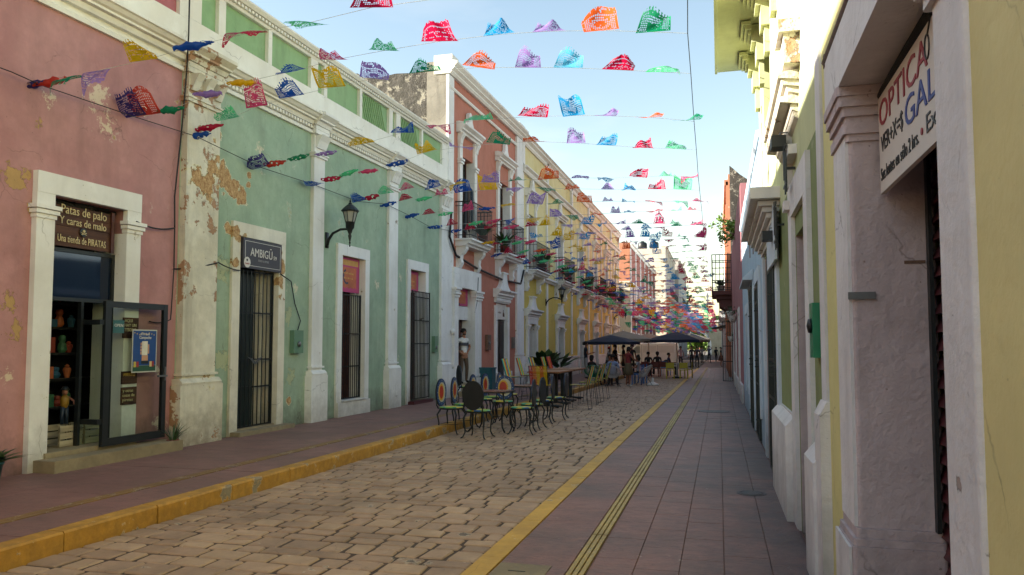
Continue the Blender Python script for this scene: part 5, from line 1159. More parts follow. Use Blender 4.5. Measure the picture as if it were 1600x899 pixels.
m = MB(); m.ext([(cx + x, 179.9, 7.86 + z) for x, z in ((-2.6, 0), (2.6, 0), (2.2, .5), (1.4, .8), (1.2, 1.6), (.6, 1.8), (.4, 2.4), (0, 2.7), (-.4, 2.4), (-.6, 1.8), (-1.2, 1.6), (-1.4, .8), (-2.2, .5))], (0, 1, 0)); m.build('crest', M['rose'], t)
bush((-5.5, 196, 0), 5.5, 2600, 'sunlit green tree seen through the arch', M['leaf2'], 'tree', .5, 7, trunk=4.0, cat='tree')
bush((-12, 200, 0), 6, 1800, 'green tree beyond the gateway wall to the left', M['leaf'], 'tree', .55, 8, trunk=6.5, cat='tree')
bush((1.5, 188, 0), 4, 1200, 'green tree rising behind the last right house', M['leaf'], 'tree', .5, 9, trunk=6.0, cat='tree')
t = thing('lamp_post', 'pale slender post with ball finial standing near the arch', 'lamp post', (-2.2, 150, 0)); m = MB(smooth=True); m.lathe([(.25, 0), (.12, .6), (.09, 8), (.09, 10.4), (.4, 10.5), (.4, 10.7), (.1, 10.9), (.3, 11.4), (0, 12.2)], (-2.0, 150, 0), 10); m.build('post', M['trim'], t)

# ================================================================ PAPER FLAGS
FC = {'i': ('indigo', '#3f3579'), 'r': ('red', '#c23a2c'), 'g': ('green', '#12875c'), 'p': ('purple', '#9c7bbb'), 'y': ('yellow', '#e6b40c'), 'b': ('blue', '#1450a6'),
      'c': ('crimson', '#b9123c'), 'l': ('pale green', '#5ccb8c'), 'k': ('pink', '#da4a74'), 'o': ('orange', '#ea632c'), 't': ('sky blue', '#2292c8'), 's': ('light blue', '#62bfe0')}
FM = {k: tissue('tissue_' + v[0].replace(' ', '_'), v[1]) for k, v in FC.items()}
def flag_mesh(seed, nu=39, nv=25, fine=True):
    """one sheet of cut tissue: lattice borders, a cut motif in the middle, a fringed free edge; string edge at the origin, free edge blown towards -Y"""
    q = random.Random(seed); us = [0]; vs_ = [0]
    for i in range(nu): us.append(us[-1] + (.62 if i % 2 == 0 else 1.0))
    for i in range(nv): vs_.append(vs_[-1] + (.68 if i % 2 == 0 else 1.0))
    us = [u / us[-1] for u in us]; vs_ = [v / vs_[-1] for v in vs_]
    lift = q.uniform(-.22, .22); curl = q.uniform(-.45, .5); taper = q.uniform(-.05, .5); skew = q.uniform(-.25, .25); ph = q.uniform(0, 6.28); wav = q.uniform(.015, .05); ln = q.uniform(.32, .42); tw = q.uniform(-.6, .6)
    cc = [(q.uniform(.25, .75), q.uniform(.2, .75), q.uniform(.05, .13)) for _ in range(4)]
    V = []
    for v in vs_:
        for u in us:
            a = lift + curl * v + tw * (u - .5) * v
            x = (u - .5) * .52 * (1 - taper * v) + skew * v * .4
            y = -ln * v * math.cos(a) * (1 - .10 * math.cos(6 * u + ph)) * (1 - .30 * abs(2 * u - 1) ** 2.5); z = ln * v * math.sin(a) + wav * math.sin(7 * u + ph + 3 * v) * (v ** .7)
            V.append((x, y, z))
    F_ = []; n = len(us)
    style = seed % 4
    for j in range(len(vs_) - 1):
        for i in range(n - 1):
            u, v = (us[i] + us[i + 1]) / 2, (vs_[j] + vs_[j + 1]) / 2
            hole = False
            if i % 2 == 1 and j % 2 == 1:
                edge = (.04 < min(u, 1 - u) < (.2, .12, .26, .1)[style] and .06 < v < .86) or (.74 < v < .84 and style != 2)
                if edge and style != 3: hole = True
                elif style == 1 and (.22 < v < .34 or .46 < v < .58) and (i // 2) % 4 != 3: hole = True
                elif style == 2 and any((u - a) ** 2 + (v - b) ** 2 < r * r * 2.2 for a, b, r in cc): hole = True
                elif style == 3 and q.random() < .5: hole = True
                elif style == 0 and abs(((u - .5) ** 2 + (v - .45) ** 2) ** .5 - .22) < .06: hole = True
            if q.random() < .035 and 0 < i < n - 2 and 0 < j: hole = True
            if seed % 3 == 0 and v > .88 and (i // 2) % 2 == 1: hole = True
            if seed % 3 == 1 and v > .95 and (i // 3) % 2 == 0: hole = True
            if v > .93 and q.random() < .25: hole = True
            if not hole: F_.append((j * n + i, j * n + i + 1, (j + 1) * n + i + 1, (j + 1) * n + i))
    me = bpy.data.meshes.new('cut_tissue'); me.from_pydata(V, [], F_); me.materials.append(FM['b']); me.polygons.foreach_set('use_smooth', [True] * len(F_)); me.update(); return me
FMESH = [flag_mesh(s) for s in range(16)]; FLOW = [flag_mesh(100 + s, 17, 10) for s in range(8)]
def flat_variant(seed):     # flags rolled round their string by the wind (near the left wall)
    q = random.Random(seed); V = []; F_ = []; n = 14; k = 9
    for i in range(n + 1):
        u = i / n; rr = .010 + .020 * math.sin(math.pi * u) + q.uniform(-.004, .008); dz = q.uniform(-.012, .012)
        for j in range(k):
            a = j / (k - 1) * 4.6 + u * 1.4; r_ = rr * (1 + .12 * j * (.3 + u)); V.append(((u - .5) * .62, r_ * math.cos(a) - .02, r_ * math.sin(a) + dz))
    for i in range(n):
        for j in range(k - 1):
            if q.random() > .1: F_.append((i * k + j, (i + 1) * k + j, (i + 1) * k + j + 1, i * k + j + 1))
    me = bpy.data.meshes.new('rolled_tissue'); me.from_pydata(V, [], F_); me.materials.append(FM['b']); me.polygons.foreach_set('use_smooth', [True] * len(F_)); me.update(); return me
FROLL = [flat_variant(300 + s) for s in range(6)]
ROWS = [
(8.5,6.7,[(-7.28,4.41,'i'),(-7.1,4.45,'r'),(-6.87,4.47,'g'),(-6.57,4.57,'p'),(-6.09,4.68,'y'),(-5.55,4.84,'b'),(-4.97,4.98,'c'),(-4.33,5.09,'l'),(-3.65,5.26,'c')]),
(10,8.1,[(-7.18,4.47,'i'),(-7.0,4.49,'r'),(-6.73,4.56,'g'),(-6.29,4.76,'p'),(-5.87,4.91,'y'),(-5.24,5.06,'b'),(-4.71,5.21,'k'),(-4.1,5.33,'l'),(-3.41,5.45,'c'),(-2.68,5.54,'b'),(-2.06,5.58,'p'),(-1.4,5.59,'o'),(-0.76,5.57,'g')]),
(11.3,9.3,[(-7.17,4.54,'b'),(-7.0,4.66,'c'),(-6.75,4.79,'l'),(-6.36,4.97,'k'),(-5.88,5.12,'b'),(-5.32,5.26,'y'),(-4.75,5.39,'p'),(-4.04,5.49,'g'),(-3.3,5.56,'o'),(-2.61,5.56,'p'),(-2.05,5.56,'s'),(-1.36,5.53,'c'),(-0.75,5.5,'l')]),
(12.95,10.9,[(-7.16,4.46,'i'),(-6.96,4.52,'r'),(-6.6,4.63,'g'),(-6.17,4.7,'p'),(-5.6,4.85,'y'),(-4.97,5.04,'b'),(-4.42,5.16,'k'),(-3.75,5.26,'l'),(-2.92,5.32,'c'),(-2.25,5.34,'b'),(-1.77,5.34,'p'),(-1.1,5.32,'o'),(-0.49,5.27,'g')]),
(14.5,12.6,[(-7.15,4.53,'b'),(-6.87,4.64,'c'),(-6.55,4.74,'l'),(-6.21,4.78,'k'),(-5.7,4.92,'b'),(-5.15,5.14,'y'),(-4.54,5.23,'p'),(-3.9,5.29,'g'),(-3.25,5.33,'o'),(-2.5,5.3,'p'),(-1.97,5.26,'b'),(-1.3,5.21,'c'),(-0.73,5.19,'l')]),
(16.1,14.4,[(-7.15,4.55,'b'),(-6.93,4.63,'c'),(-6.6,4.71,'l'),(-6.19,4.8,'k'),(-5.67,4.82,'b'),(-5.16,4.89,'y'),(-4.52,4.93,'p'),(-3.97,4.97,'g'),(-3.35,4.99,'o'),(-2.71,5.01,'p'),(-2.2,5.0,'b'),(-1.56,5.02,'c'),(-1.04,5.04,'l'),(-0.53,5.02,'k')]),
(17.5,15.8,[(-7.15,4.75,'b'),(-6.75,4.85,'c'),(-6.36,4.86,'l'),(-5.98,4.96,'k'),(-5.49,5.02,'b'),(-4.93,5.06,'y'),(-4.37,5.1,'p'),(-3.71,5.09,'g'),(-3.11,5.07,'o'),(-2.35,5.05,'p'),(-1.9,5.05,'b'),(-1.29,5.05,'c'),(-0.74,5.04,'l')]),
(19,17.2,[(-7.15,4.72,'b'),(-6.75,4.76,'c'),(-6.36,4.77,'l'),(-5.83,4.84,'k'),(-5.38,4.9,'b'),(-4.88,4.96,'y'),(-4.28,5.0,'p'),(-3.75,5.01,'g'),(-3.09,5.04,'o'),(-2.55,5.06,'p'),(-2.07,5.05,'b'),(-1.5,5.04,'c'),(-0.87,5.05,'l'),(-0.44,5.05,'k')]),
]
ORD = ['first', 'second', 'third', 'fourth', 'fifth', 'sixth', 'seventh', 'eighth', 'ninth', 'tenth', 'eleventh', 'twelfth', 'thirteenth', 'fourteenth']
def ordn(k):
    if k < 14: return ORD[k]
    return {14: 'fifteenth', 15: 'sixteenth', 16: 'seventeenth', 17: 'eighteenth', 18: 'nineteenth', 19: 'twentieth', 20: 'twenty-first', 21: 'twenty-second', 22: 'twenty-third', 23: 'twenty-fourth', 24: 'twenty-fifth'}[k]
fq = random.Random(21); nflag = 0; farf = MB(); far_m = list(FC); ends = []
seqL = 'bclkbypg'; seqR = 'optclk'
yr = 20.45; rows = list(ROWS)
while yr < 112:
    yl = yr - 1.9; fl = []; n = 14; sag = fq.uniform(0, .25); zr = 5.05 if yr < 38 else 5.0 - .018 * (yr - 38) + fq.uniform(-.5, .4); tiltz = fq.uniform(-.25, .25)
    if yr > 60: zr = fq.uniform(3.7, 5.2)
    for i in range(n):
        f = i / (n - 1); x = -7.1 + f * 6.5 + fq.uniform(-.08, .08)
        z = zr - .35 * (1 - f) ** 2 + tiltz * (f - .5) - sag * 4 * f * (1 - f) * .5
        fl.append((x, z, (seqL[i] if i < 8 else seqR[(i - 8) % 6]) if fq.random() < .8 else fq.choice('bcgpoytk')))
    rows.append((yr, yl, fl)); yr += fq.uniform(1.25, 1.6)
for ri, (yR, yL, fl) in enumerate(rows):
    sl = (yL - yR) / -7.15; ang = math.atan(sl)
    pts = [(-7.24, yR + sl * -7.24, fl[0][1] - .01)] + [(x, yR + sl * x, z) for x, z, c in fl]
    xe = -.28 - .005 * yR
    if fl[-1][0] < -3: pts += [(-2.9, yR + sl * -2.9, 5.36), (-1.4, yR + sl * -1.4, 5.45)]
    pts += [(xe if pts[-1][0] < xe else pts[-1][0] + .2, yR + sl * xe, pts[-1][2] - .02)]
    ends.append(pts[-1])
    if ri < 23:
        single(MB().tube(pts, .0028 if ri < 8 else .004, 4), 'flag_string', M['strng'] if 'strng' in M else M.setdefault('strng', flat('pale_nylon_string', '#b9b7ae', .5)), 'thin pale string carrying the %s row of paper flags from the camera' % ordn(ri), 'string', pts[0])
    for fi, (x, z, c) in enumerate(fl):
        if c == 'b' and x > -3.1: c = 't'
        pos = (x, yR + sl * x, z); left = x < -5.0
        gap = min([abs(x - fl[k][0]) for k in (fi - 1, fi + 1) if 0 <= k < len(fl)] or [.6])
        sc_ = min(1.12, max(.62, gap * 1.4)); rz = ang + fq.uniform(-.15, .15)
        if ri < 23 and nflag < 300:
            roll = x < -5.2 and fq.random() < .62
            me = fq.choice(FROLL) if roll else (fq.choice(FMESH) if ri < 9 else fq.choice(FLOW))
            o = bpy.data.objects.new('paper_flag', me); col.objects.link(o); o.location = pos
            o.rotation_euler = (fq.uniform(-.12, .22) if not left else fq.uniform(-.3, .5), fq.uniform(-.10, .10) - (.18 if left else 0), rz); o.scale = (sc_ * fq.uniform(.92, 1.05) * (-1 if fq.random() < .5 else 1), fq.uniform(.8, 1.1), fq.uniform(.8, 1.1))
            o.material_slots[0].link = 'OBJECT'; o.material_slots[0].material = FM[c]
            tag(o, '%s cut-paper flag, %s from the left on the %s string from the camera' % (FC[c][0], ordn(fi), ordn(ri)), 'paper flag', 'cut-paper flags strung across the street'); nflag += 1
        else:
            me = fq.choice(FLOW); farf.cur = far_m.index(c); ca, sa = math.cos(rz), math.sin(rz); d = 1 if yR < 60 else -1; up = fq.uniform(0, 1.2) if yR > 55 else fq.uniform(-.1, .5)
            vv = []
            for v in me.vertices:
                xx, yy_, zz = v.co.x * 1.05, v.co.y * 1.1, v.co.z; yy_, zz = yy_ * math.cos(up) - zz * math.sin(up), (yy_ * math.sin(up) + zz * math.cos(up)) * (1 if yR < 60 else 1)
                vv.append((pos[0] + xx * ca - yy_ * sa, pos[1] + xx * sa + yy_ * ca, pos[2] + zz))
            farf.add(vv, [tuple(p.vertices) for p in me.polygons])
t = farf.build('distant_paper_flags', [FM[k] for k in far_m], recalc=False); tag(t, 'dense tangle of far off coloured paper flags over the end of the street', 'paper flags', None, 'stuff')
bl = [( -7.18, 2.0, 4.30), (-7.18, 6.3, 4.42)] + [(-7.2, r_[1], r_[2][0][1]) for r_ in rows[:22]]
single(MB().tube(bl, .006, 5), 'guy_wire', M['cable'], 'thin dark wire along the left facades to which the flag strings are tied', 'wire', bl[0])
br = [(-.20, 4.0, 5.6), (-.22, 7.0, 5.62)] + [e for e in ends[1:22]]
single(MB().tube(br, .006, 5), 'guy_wire', M['cable'], 'thin dark wire hanging along the right side of the street where the flag strings end', 'wire', br[0])

# ================================================================ FURNITURE
def disc(m, c, rx, rz_, y0, y1, n=24):
    m.ext([(c[0] + rx * math.cos(2 * math.pi * k / n), y0, c[2] + rz_ * math.sin(2 * math.pi * k / n)) for k in range(n)], (0, y1 - y0, 0)); return m
PNT = {k: flat('painted_' + k, v, .45, 0, .12, 25) for k, v in {'blue': '#12386a', 'red': '#9c2a1c', 'yellow': '#c0901c', 'cream': '#a8a494', 'teal': '#1d8f86', 'green': '#6fa03a', 'orange': '#c9682a'}.items()}
def seat_paint():
    t = NT('painted_patchwork_seat'); v = t.n('ShaderNodeTexVoronoi'); v.inputs['Scale'].default_value = 9; tc_ = t.n('ShaderNodeTexCoord'); t.l(tc_.outputs['Object'], v.inputs['Vector'])
    r = t.n('ShaderNodeValToRGB'); r.color_ramp.interpolation = 'CONSTANT'; e = r.color_ramp.elements
    s = t.n('ShaderNodeSeparateColor'); t.l(v.outputs['Color'], s.inputs[0]); t.l(s.outputs[0], r.inputs[0])
    e[0].color = C('#d2b321'); e[1].position = .25; e[1].color = C('#2a8f6a')
    for p, c in ((.42, '#7fb03a'), (.58, '#1d5a9a'), (.7, '#37b0b0'), (.82, '#e0c21e'), (.93, '#c9682a')): k = e.new(p); k.color = C(c)
    t.l(r.outputs[0], t.b.inputs['Base Color']); t.b.inputs['Roughness'].default_value = .4; return t.m
M['seatpaint'] = seat_paint()
def iron_chair():
    t = thing('painted_iron_chair', '-', 'chair', (0, 0, 0), 'black iron chairs with painted oval backs')
    m = MB(smooth=True); m.lathe([(.17, .425), (.215, .43), (.22, .445), (.215, .455)], (0, 0, 0), 20); m.build('seat_frame', M['black'], t)
    MB().lathe([(.205, .456), (.215, .462), (.20, .474), (0, .478)], (0, 0, 0), 20).build('seat', M['seatpaint'], t)
    b = MB(); disc(b, (0, 0, .72), .195, .245, .20, .222); bk = b.build('backrest', M['black'], t)
    m = MB(); disc(m, (0, 0, .72), .188, .238, .193, .1995); m.build('painted_rim', PNT['blue'], bk)
    m = MB(); disc(m, (.0, 0, .725), .135, .178, .189, .1925); m.build('painted_field', PNT['cream'], bk)
    m = MB(); P_ = []
    for k in range(40): a = 2 * math.pi * k / 40; r_ = 1.0 if k % 2 else .86; P_.append((-.03 + .108 * r_ * math.cos(a), .1885, .725 + .155 * r_ * math.sin(a)))
    m.ext(P_, (0, -.003, 0)); m.build('painted_rays', PNT['yellow'], bk)
    m = MB(); disc(m, (-.03, 0, .725), .075, .112, .182, .185, 18); m.build('painted_sun', PNT['red'], bk)
    for k in range(12):
        a = 2 * math.pi * k / 12; m = MB(); disc(m, (.162 * math.cos(a), 0, .72 + .208 * math.sin(a)), .008, .008, .190, .193, 8); m.build('painted_dot', PNT['cream'], bk)
    for sx in (-1, 1):
        MB(smooth=True).tube([(sx * .15, .18, .44), (sx * .17, .205, .50), (sx * .16, .212, .60), (sx * .13, .212, .66)], .012, 6).build('back_stay', M['black'], t)
        for sy in (-1, 1): MB(smooth=True).tube([(sx * .15, sy * .14, .43), (sx * .185, sy * .185, .34), (sx * .17, sy * .16, .2), (sx * .165, sy * .165, .1), (sx * .19, sy * .2, .03), (sx * .22, sy * .225, .012)], [.017, .016, .013, .012, .013, .011], 7).build('leg', M['black'], t)
    m = MB(smooth=True); m.tube([(.165, .165, .17), (-.165, .165, .17), (-.165, -.165, .17), (.165, -.165, .17)], .006, 5, True); m.build('stretcher', M['black'], t)
    return t
IR = [(-3.95, 12.45, 3.05, 'black round-backed iron chair nearest the camera, its back turned to us'), (-4.62, 13.0, 1.45, 'iron chair with painted sun back on the kerb side, nearest of the left row'), (-4.64, 13.8, 1.6, 'iron chair with painted sun back on the kerb side, second of the left row'),
      (-4.15, 14.75, .15, 'iron chair facing us with its whole red sun and blue rim showing'), (-4.78, 15.35, 1.5, 'painted iron chair on the kerb side by the second small table, nearer one'), (-4.75, 16.1, 1.4, 'painted iron chair on the kerb side by the second small table, middle one'), (-4.7, 17.1, 1.55, 'painted iron chair on the kerb side, last before the stools'),
      (-3.38, 13.25, -1.5, 'dark backed iron chair on the street side, nearest of that row'), (-3.42, 14.15, -1.65, 'dark backed iron chair on the street side, second of that row'), (-3.45, 15.2, -1.5, 'dark backed iron chair on the street side, third of that row'), (-3.38, 16.2, -1.55, 'dark backed iron chair on the street side, last of that row'),
      (-5.75, 17.3, 2.2, 'blue rimmed iron chair standing alone on the raised left pavement')]
c0 = iron_chair()
for i, (x, y, r_, lb) in enumerate(IR):
    z = .15 if x < -5.5 else 0.0
    if i == 0: c0.location = (x, y, z); c0.rotation_euler = (0, 0, r_); c0['label'] = lb
    else: copy_tree(c0, (x, y, z), r_, lb)
def small_table():
    t = thing('small_iron_table', '-', 'table', (0, 0, 0), 'small iron tables with tiled tops')
    MB().box(-.36, .36, -.36, .36, .70, .725).build('rim', M['black'], t)
    tl = flat('table_tile', '#7a4f3f', .25, 0, .35, 14)
    top = MB().box(-.335, .335, -.335, .335, .7255, .729).build('tabletop', tl, t)
    for i in range(4):
        for j in range(4): MB().box(-.33 + i * .166, -.33 + i * .166 + .16, -.33 + j * .166, -.33 + j * .166 + .16, .729, .733).build('tile', tl, top)
    for sx in (-1, 1):
        for sy in (-1, 1): MB(smooth=True).tube([(sx * .30, sy * .30, .70), (sx * .33, sy * .33, .55), (sx * .27, sy * .27, .3), (sx * .28, sy * .28, .1), (sx * .34, sy * .34, .012)], .016, 7).build('leg', M['black'], t)
    return t
t0 = small_table(); t0.location = (-4.05, 13.6, 0); t0['label'] = 'small iron table with brown tiled top between the nearest painted chairs'
copy_tree(t0, (-4.1, 15.75, 0), .05, 'small iron table with tiled top, second from the camera')
BC = {k: flat('cord_' + k, v, .5, 0, .08, 30) for k, v in {'red': '#b8331f', 'yellow': '#cfae1e', 'green': '#7fa52f', 'teal': '#1f9a94', 'orange': '#c9702a'}.items()}
def bar_chair(order):
    t = thing('corded_stool', '-', 'stool', (0, 0, 0), 'tall stools strung with coloured cords'); W_ = .22
    m = MB(smooth=True); m.tube([(-W_, -.2, .60), (W_, -.2, .60), (W_, .2, .60), (W_ * 1.05, .34, 1.08), (-W_ * 1.05, .34, 1.08), (-W_, .2, .60)], .009, 5, True)
    m.tube([(-W_, .2, .60), (W_, .2, .60)], .008, 5); m.build('seat_hoop', M['black'], t)
    for sx in (-1, 1): MB(smooth=True).tube([(sx * W_, -.19, .60), (sx * (W_ + .02), -.24, .012), (sx * (W_ + .02), .26, .012), (sx * W_, .19, .60)], .008, 5).build('leg', M['black'], t)
    m = MB(); m.tube([(-W_ - .01, -.225, .22), (W_ + .01, -.225, .22)], .007, 5); m.tube([(-W_ - .02, .26, .012), (W_ + .02, .26, .012)], .007, 5); m.build('footrest', M['black'], t)
    n = 20
    bk, st = {}, {}
    for k in range(n):
        f = (k + .5) / n; x = -W_ + 2 * W_ * f; c = order[int(f * len(order))]
        bk.setdefault(c, MB()).tube([(x, .205, .605), (x * 1.04, .338, 1.078)], .0085, 4); st.setdefault(c, MB()).tube([(x, -.2, .606), (x, 0, .590), (x, .2, .606)], .0085, 4)
    for c in bk: tag(bk[c].build('back_cords', BC[c], t), kind='stuff'); tag(st[c].build('seat_cords', BC[c], t), kind='stuff')
    return t
BS = [(-5.25, 19.9, 1.5, 'corded stool on the kerb side, nearest of the left row'), (-5.2, 21.2, 1.6, 'corded stool on the kerb side, second of the left row'), (-5.25, 22.9, 1.5, 'corded stool on the kerb side, third of the left row'), (-5.2, 24.3, 1.55, 'corded stool on the kerb side, fourth of the left row'), (-4.25, 18.55, 3.1, 'corded stool at the near end of the plank table, its yellow orange back towards us'),
      (-3.35, 18.9, -1.6, 'corded stool on the street side, nearest of the right row'), (-3.42, 20.5, -1.5, 'corded stool on the street side, second of the right row'), (-3.45, 21.6, -1.62, 'corded stool on the street side, third of the right row'), (-3.5, 23.2, -1.55, 'corded stool on the street side, last of the right row'), (-5.3, 25.6, 1.5, 'corded stool farthest along the kerb')]
ordr = [['teal', 'yellow', 'red', 'teal', 'yellow'], ['red', 'yellow', 'teal', 'green', 'yellow'], ['red', 'orange', 'red']]
protos = [bar_chair(o) for o in ordr]
use = [0, 1, 0, 1, None, 0, 1, 0, 1, 2]; seen = set()
protos.append(bar_chair(['yellow', 'orange', 'yellow', 'orange', 'red']))
for i, (x, y, r_, lb) in enumerate(BS):
    k = 3 if use[i] is None else use[i]; z = .15 if x < -4.9 else 0
    if k not in seen: protos[k].location = (x, y, z); protos[k].rotation_euler = (0, 0, r_); protos[k]['label'] = lb; seen.add(k)
    else: copy_tree(protos[k], (x, y, z), r_, lb)
def bar_table():
    t = thing('plank_table', '-', 'table', (0, 0, 0), 'high plank tables on black pedestals')
    for i in range(5): MB().box(-.42 + i * .169, -.42 + i * .169 + .164, -.95, .95, .885, .92).build('plank', M['tablewood'], t)
    MB().box(-.36, .36, -.85, .85, .86, .884).build('underframe', M['black'], t)
    for y in (-.6, .6):
        MB().box(-.05, .05, y - .05, y + .05, .03, .86).build('leg', M['black'], t)
        m = MB(); m.tube([(-.36, y - .22, .02), (0, y, .06), (.36, y + .22, .02)], .022, 5); m.tube([(-.36, y + .22, .02), (0, y, .06), (.36, y - .22, .02)], .022, 5); m.build('foot_cross', M['black'], t)
    return t
b0 = bar_table(); b0.location = (-4.3, 19.95, 0); b0['label'] = 'high table of brown planks among the corded stools, nearer one'
copy_tree(b0, (-4.35, 22.3, 0), 0, 'high table of brown planks among the corded stools, farther one')
t = thing('menu_bin', 'dark teal upright box bin on the left pavement beside the coral doorway', 'bin', (-6.95, 22.9, .15)); MB().box(-7.15, -6.75, 22.7, 23.1, .16, .88).build('body', M['teal'], t); MB().box(-7.17, -6.73, 22.68, 23.12, .881, .92).build('lid', M['teal'], t)
t = thing('flower_urn', 'white ornate urn beside the first yellow door', 'urn', (-7.05, 28.7, .15)); MB(smooth=True).lathe([(.16, 0), (.18, .03), (.08, .1), (.09, .3), (.22, .45), (.24, .62), (.18, .7), (.26, .78), (0, .76)], (-7.05, 28.7, .15), 14).build('urn_body', M['trim'], t)
plant_pot((-6.95, 30.9, .15), .22, .36, 30, 1.0, 'big leaved green plant in front of the yellow wall, nearer one', M['black'], M['leaf'], .85, seed=51, wide=.17, blade=True)
plant_pot((-6.85, 33.3, .15), .2, .34, 24, .95, 'big leaved green plant in front of the yellow wall, farther one', M['black'], M['leaf'], .85, seed=52, wide=.15, blade=True)
# cafe group farther along
def cafe_chair(mat, nm='cafe_chair'):
    t = thing(nm, '-', 'chair', (0, 0, 0), 'simple cafe chairs'); MB().box(-.21, .21, -.21, .21, .42, .455).build('seat', mat, t)
    for x in (-.2, .165):
        MB().box(x, x + .035, -.2, -.165, 0, .42).build('leg', mat, t); MB().box(x, x + .035, .17, .205, 0, .82).build('leg', mat, t)
    m = MB(); m.box(-.165, .165, .175, .2, .52, .80); m.build('backrest', mat, t); return t
CH = {k: flat('chair_' + k, v, .5, 0, .1, 20) for k, v in {'yellow': '#a89a1e', 'blue': '#1f5f9c', 'red': '#6f2420', 'green': '#1c6b52'}.items()}
def set_chairs(kind, lst):
    c = cafe_chair(CH[kind]); c['group'] = kind + ' cafe chairs'
    for i, (x, y, r_, lb) in enumerate(lst):
        if i == 0: c.location = (x, y, 0); c.rotation_euler = (0, 0, r_); c['label'] = lb
        else: copy_tree(c, (x, y, 0), r_, lb)
set_chairs('yellow', [(-2.38, 39.2, 3.14, 'yellow chair left of the umbrella pole, its back to us'), (-1.72, 39.3, 3.1, 'yellow chair right of the umbrella pole, its back to us'), (-1.55, 40.6, -1.6, 'yellow chair behind the right one, turned sideways')])
set_chairs('blue', [(-3.35, 32.4, -1.5, 'blue chair nearest us behind the woman in the red blouse'), (-3.35, 33.4, -1.6, 'blue chair second behind the woman in the red blouse'), (-3.3, 34.4, -1.5, 'blue chair third behind the woman in the red blouse'), (-2.9, 44.0, 2.9, 'blue chair behind the dark red ones')])
set_chairs('red', [(-3.85, 41.8, 3.1, 'dark red chair in the middle of the cafe, left one'), (-3.35, 41.9, 3.2, 'dark red chair in the middle of the cafe, right one'), (-2.9, 42.0, 3.1, 'dark red chair in the middle of the cafe, next to the green table')])
def round_chair(mat, lb, loc, rz):
    t = thing('round_wire_chair', lb, 'chair', (0, 0, 0), 'round corded lounge chairs')
    rim = [(.34 * math.cos(a), .10 + .26 * math.sin(a) * 1.0, .62 + .22 * math.sin(a)) for a in [2 * math.pi * k / 20 for k in range(20)]]
    bot = [(.14 * math.cos(a), -.02 + .13 * math.sin(a), .36) for a in [2 * math.pi * k / 20 for k in range(20)]]
    m = MB(smooth=True); m.tube(rim, .014, 6, True); m.tube(bot, .01, 5, True); m.build('rim', mat, t)
    m = MB()
    for k in range(40):
        a = 2 * math.pi * k / 40; m.tube([(.34 * math.cos(a), .10 + .26 * math.sin(a), .62 + .22 * math.sin(a)), (.14 * math.cos(a), -.02 + .13 * math.sin(a), .36)], .011, 4)
    m.lathe([(.13, 0), (.14, .01)], (0, -.02, .352), 14); tag(m.build('cords', mat, t), kind='stuff')
    for sx in (-1, 1):
        for y in (-.2, .28): MB().tube([(sx * .12, y * .4, .36), (sx * .26, y, .01)], .01, 5).build('leg', M['black'], t)
    t.location = loc; t.rotation_euler = (0, 0, rz); return t
M['cordwhite'] = flat('white_plastic_cord', '#a9a9ac', .5)
round_chair(CH['green'], 'green corded round chair seen from behind at the cafe table, left one', (-4.95, 30.9, 0), 3.3)
round_chair(M['cordwhite'], 'white corded round chair in which the man in the pale blue shirt sits', (-4.05, 30.2, 0), 3.1)
round_chair(M['cordwhite'], 'empty white corded round chair nearest the street', (-3.0, 31.6, 0), -1.9)
def cafe_table(x, y, lb, mat='black', top='tablewood'):
    t = thing('cafe_table', lb, 'table', (x, y, 0), 'cafe tables'); MB().box(x - .4, x + .4, y - .4, y + .4, .70, .73).build('tabletop', M[top], t)
    MB().tube([(x, y, .02), (x, y, .70)], .035, 8).build('pedestal', M[mat], t); MB().lathe([(.26, 0), (.24, .02), (.05, .04)], (x, y, 0), 14).build('foot', M[mat], t)
cafe_table(-4.4, 31.6, 'square cafe table in the middle of the nearest group'); cafe_table(-4.3, 33.3, 'second square cafe table behind the nearest group'); cafe_table(-3.7, 43.2, 'cafe table behind the dark red chairs'); cafe_table(-2.1, 40.6, 'dark table by the yellow chairs', top='blackgreen'); cafe_table(-5.3, 37.5, 'cafe table under the near umbrella')
t = thing('umbrella_base', 'white domed umbrella base standing empty in the road', 'umbrella base', (-2.67, 32.2, 0)); MB(smooth=True).lathe([(.25, 0), (.26, .03), (.2, .06), (.08, .12), (.045, .15), (.04, .30), (0, .31)], (-2.67, 32.2, 0), 18).build('dome', M['white'], t)
M['navy'] = flat('navy_canvas', '#101b33', .8, 0, .15, 4); M['beige'] = flat('beige_canvas', '#8f8373', .85, 0, .1, 4)
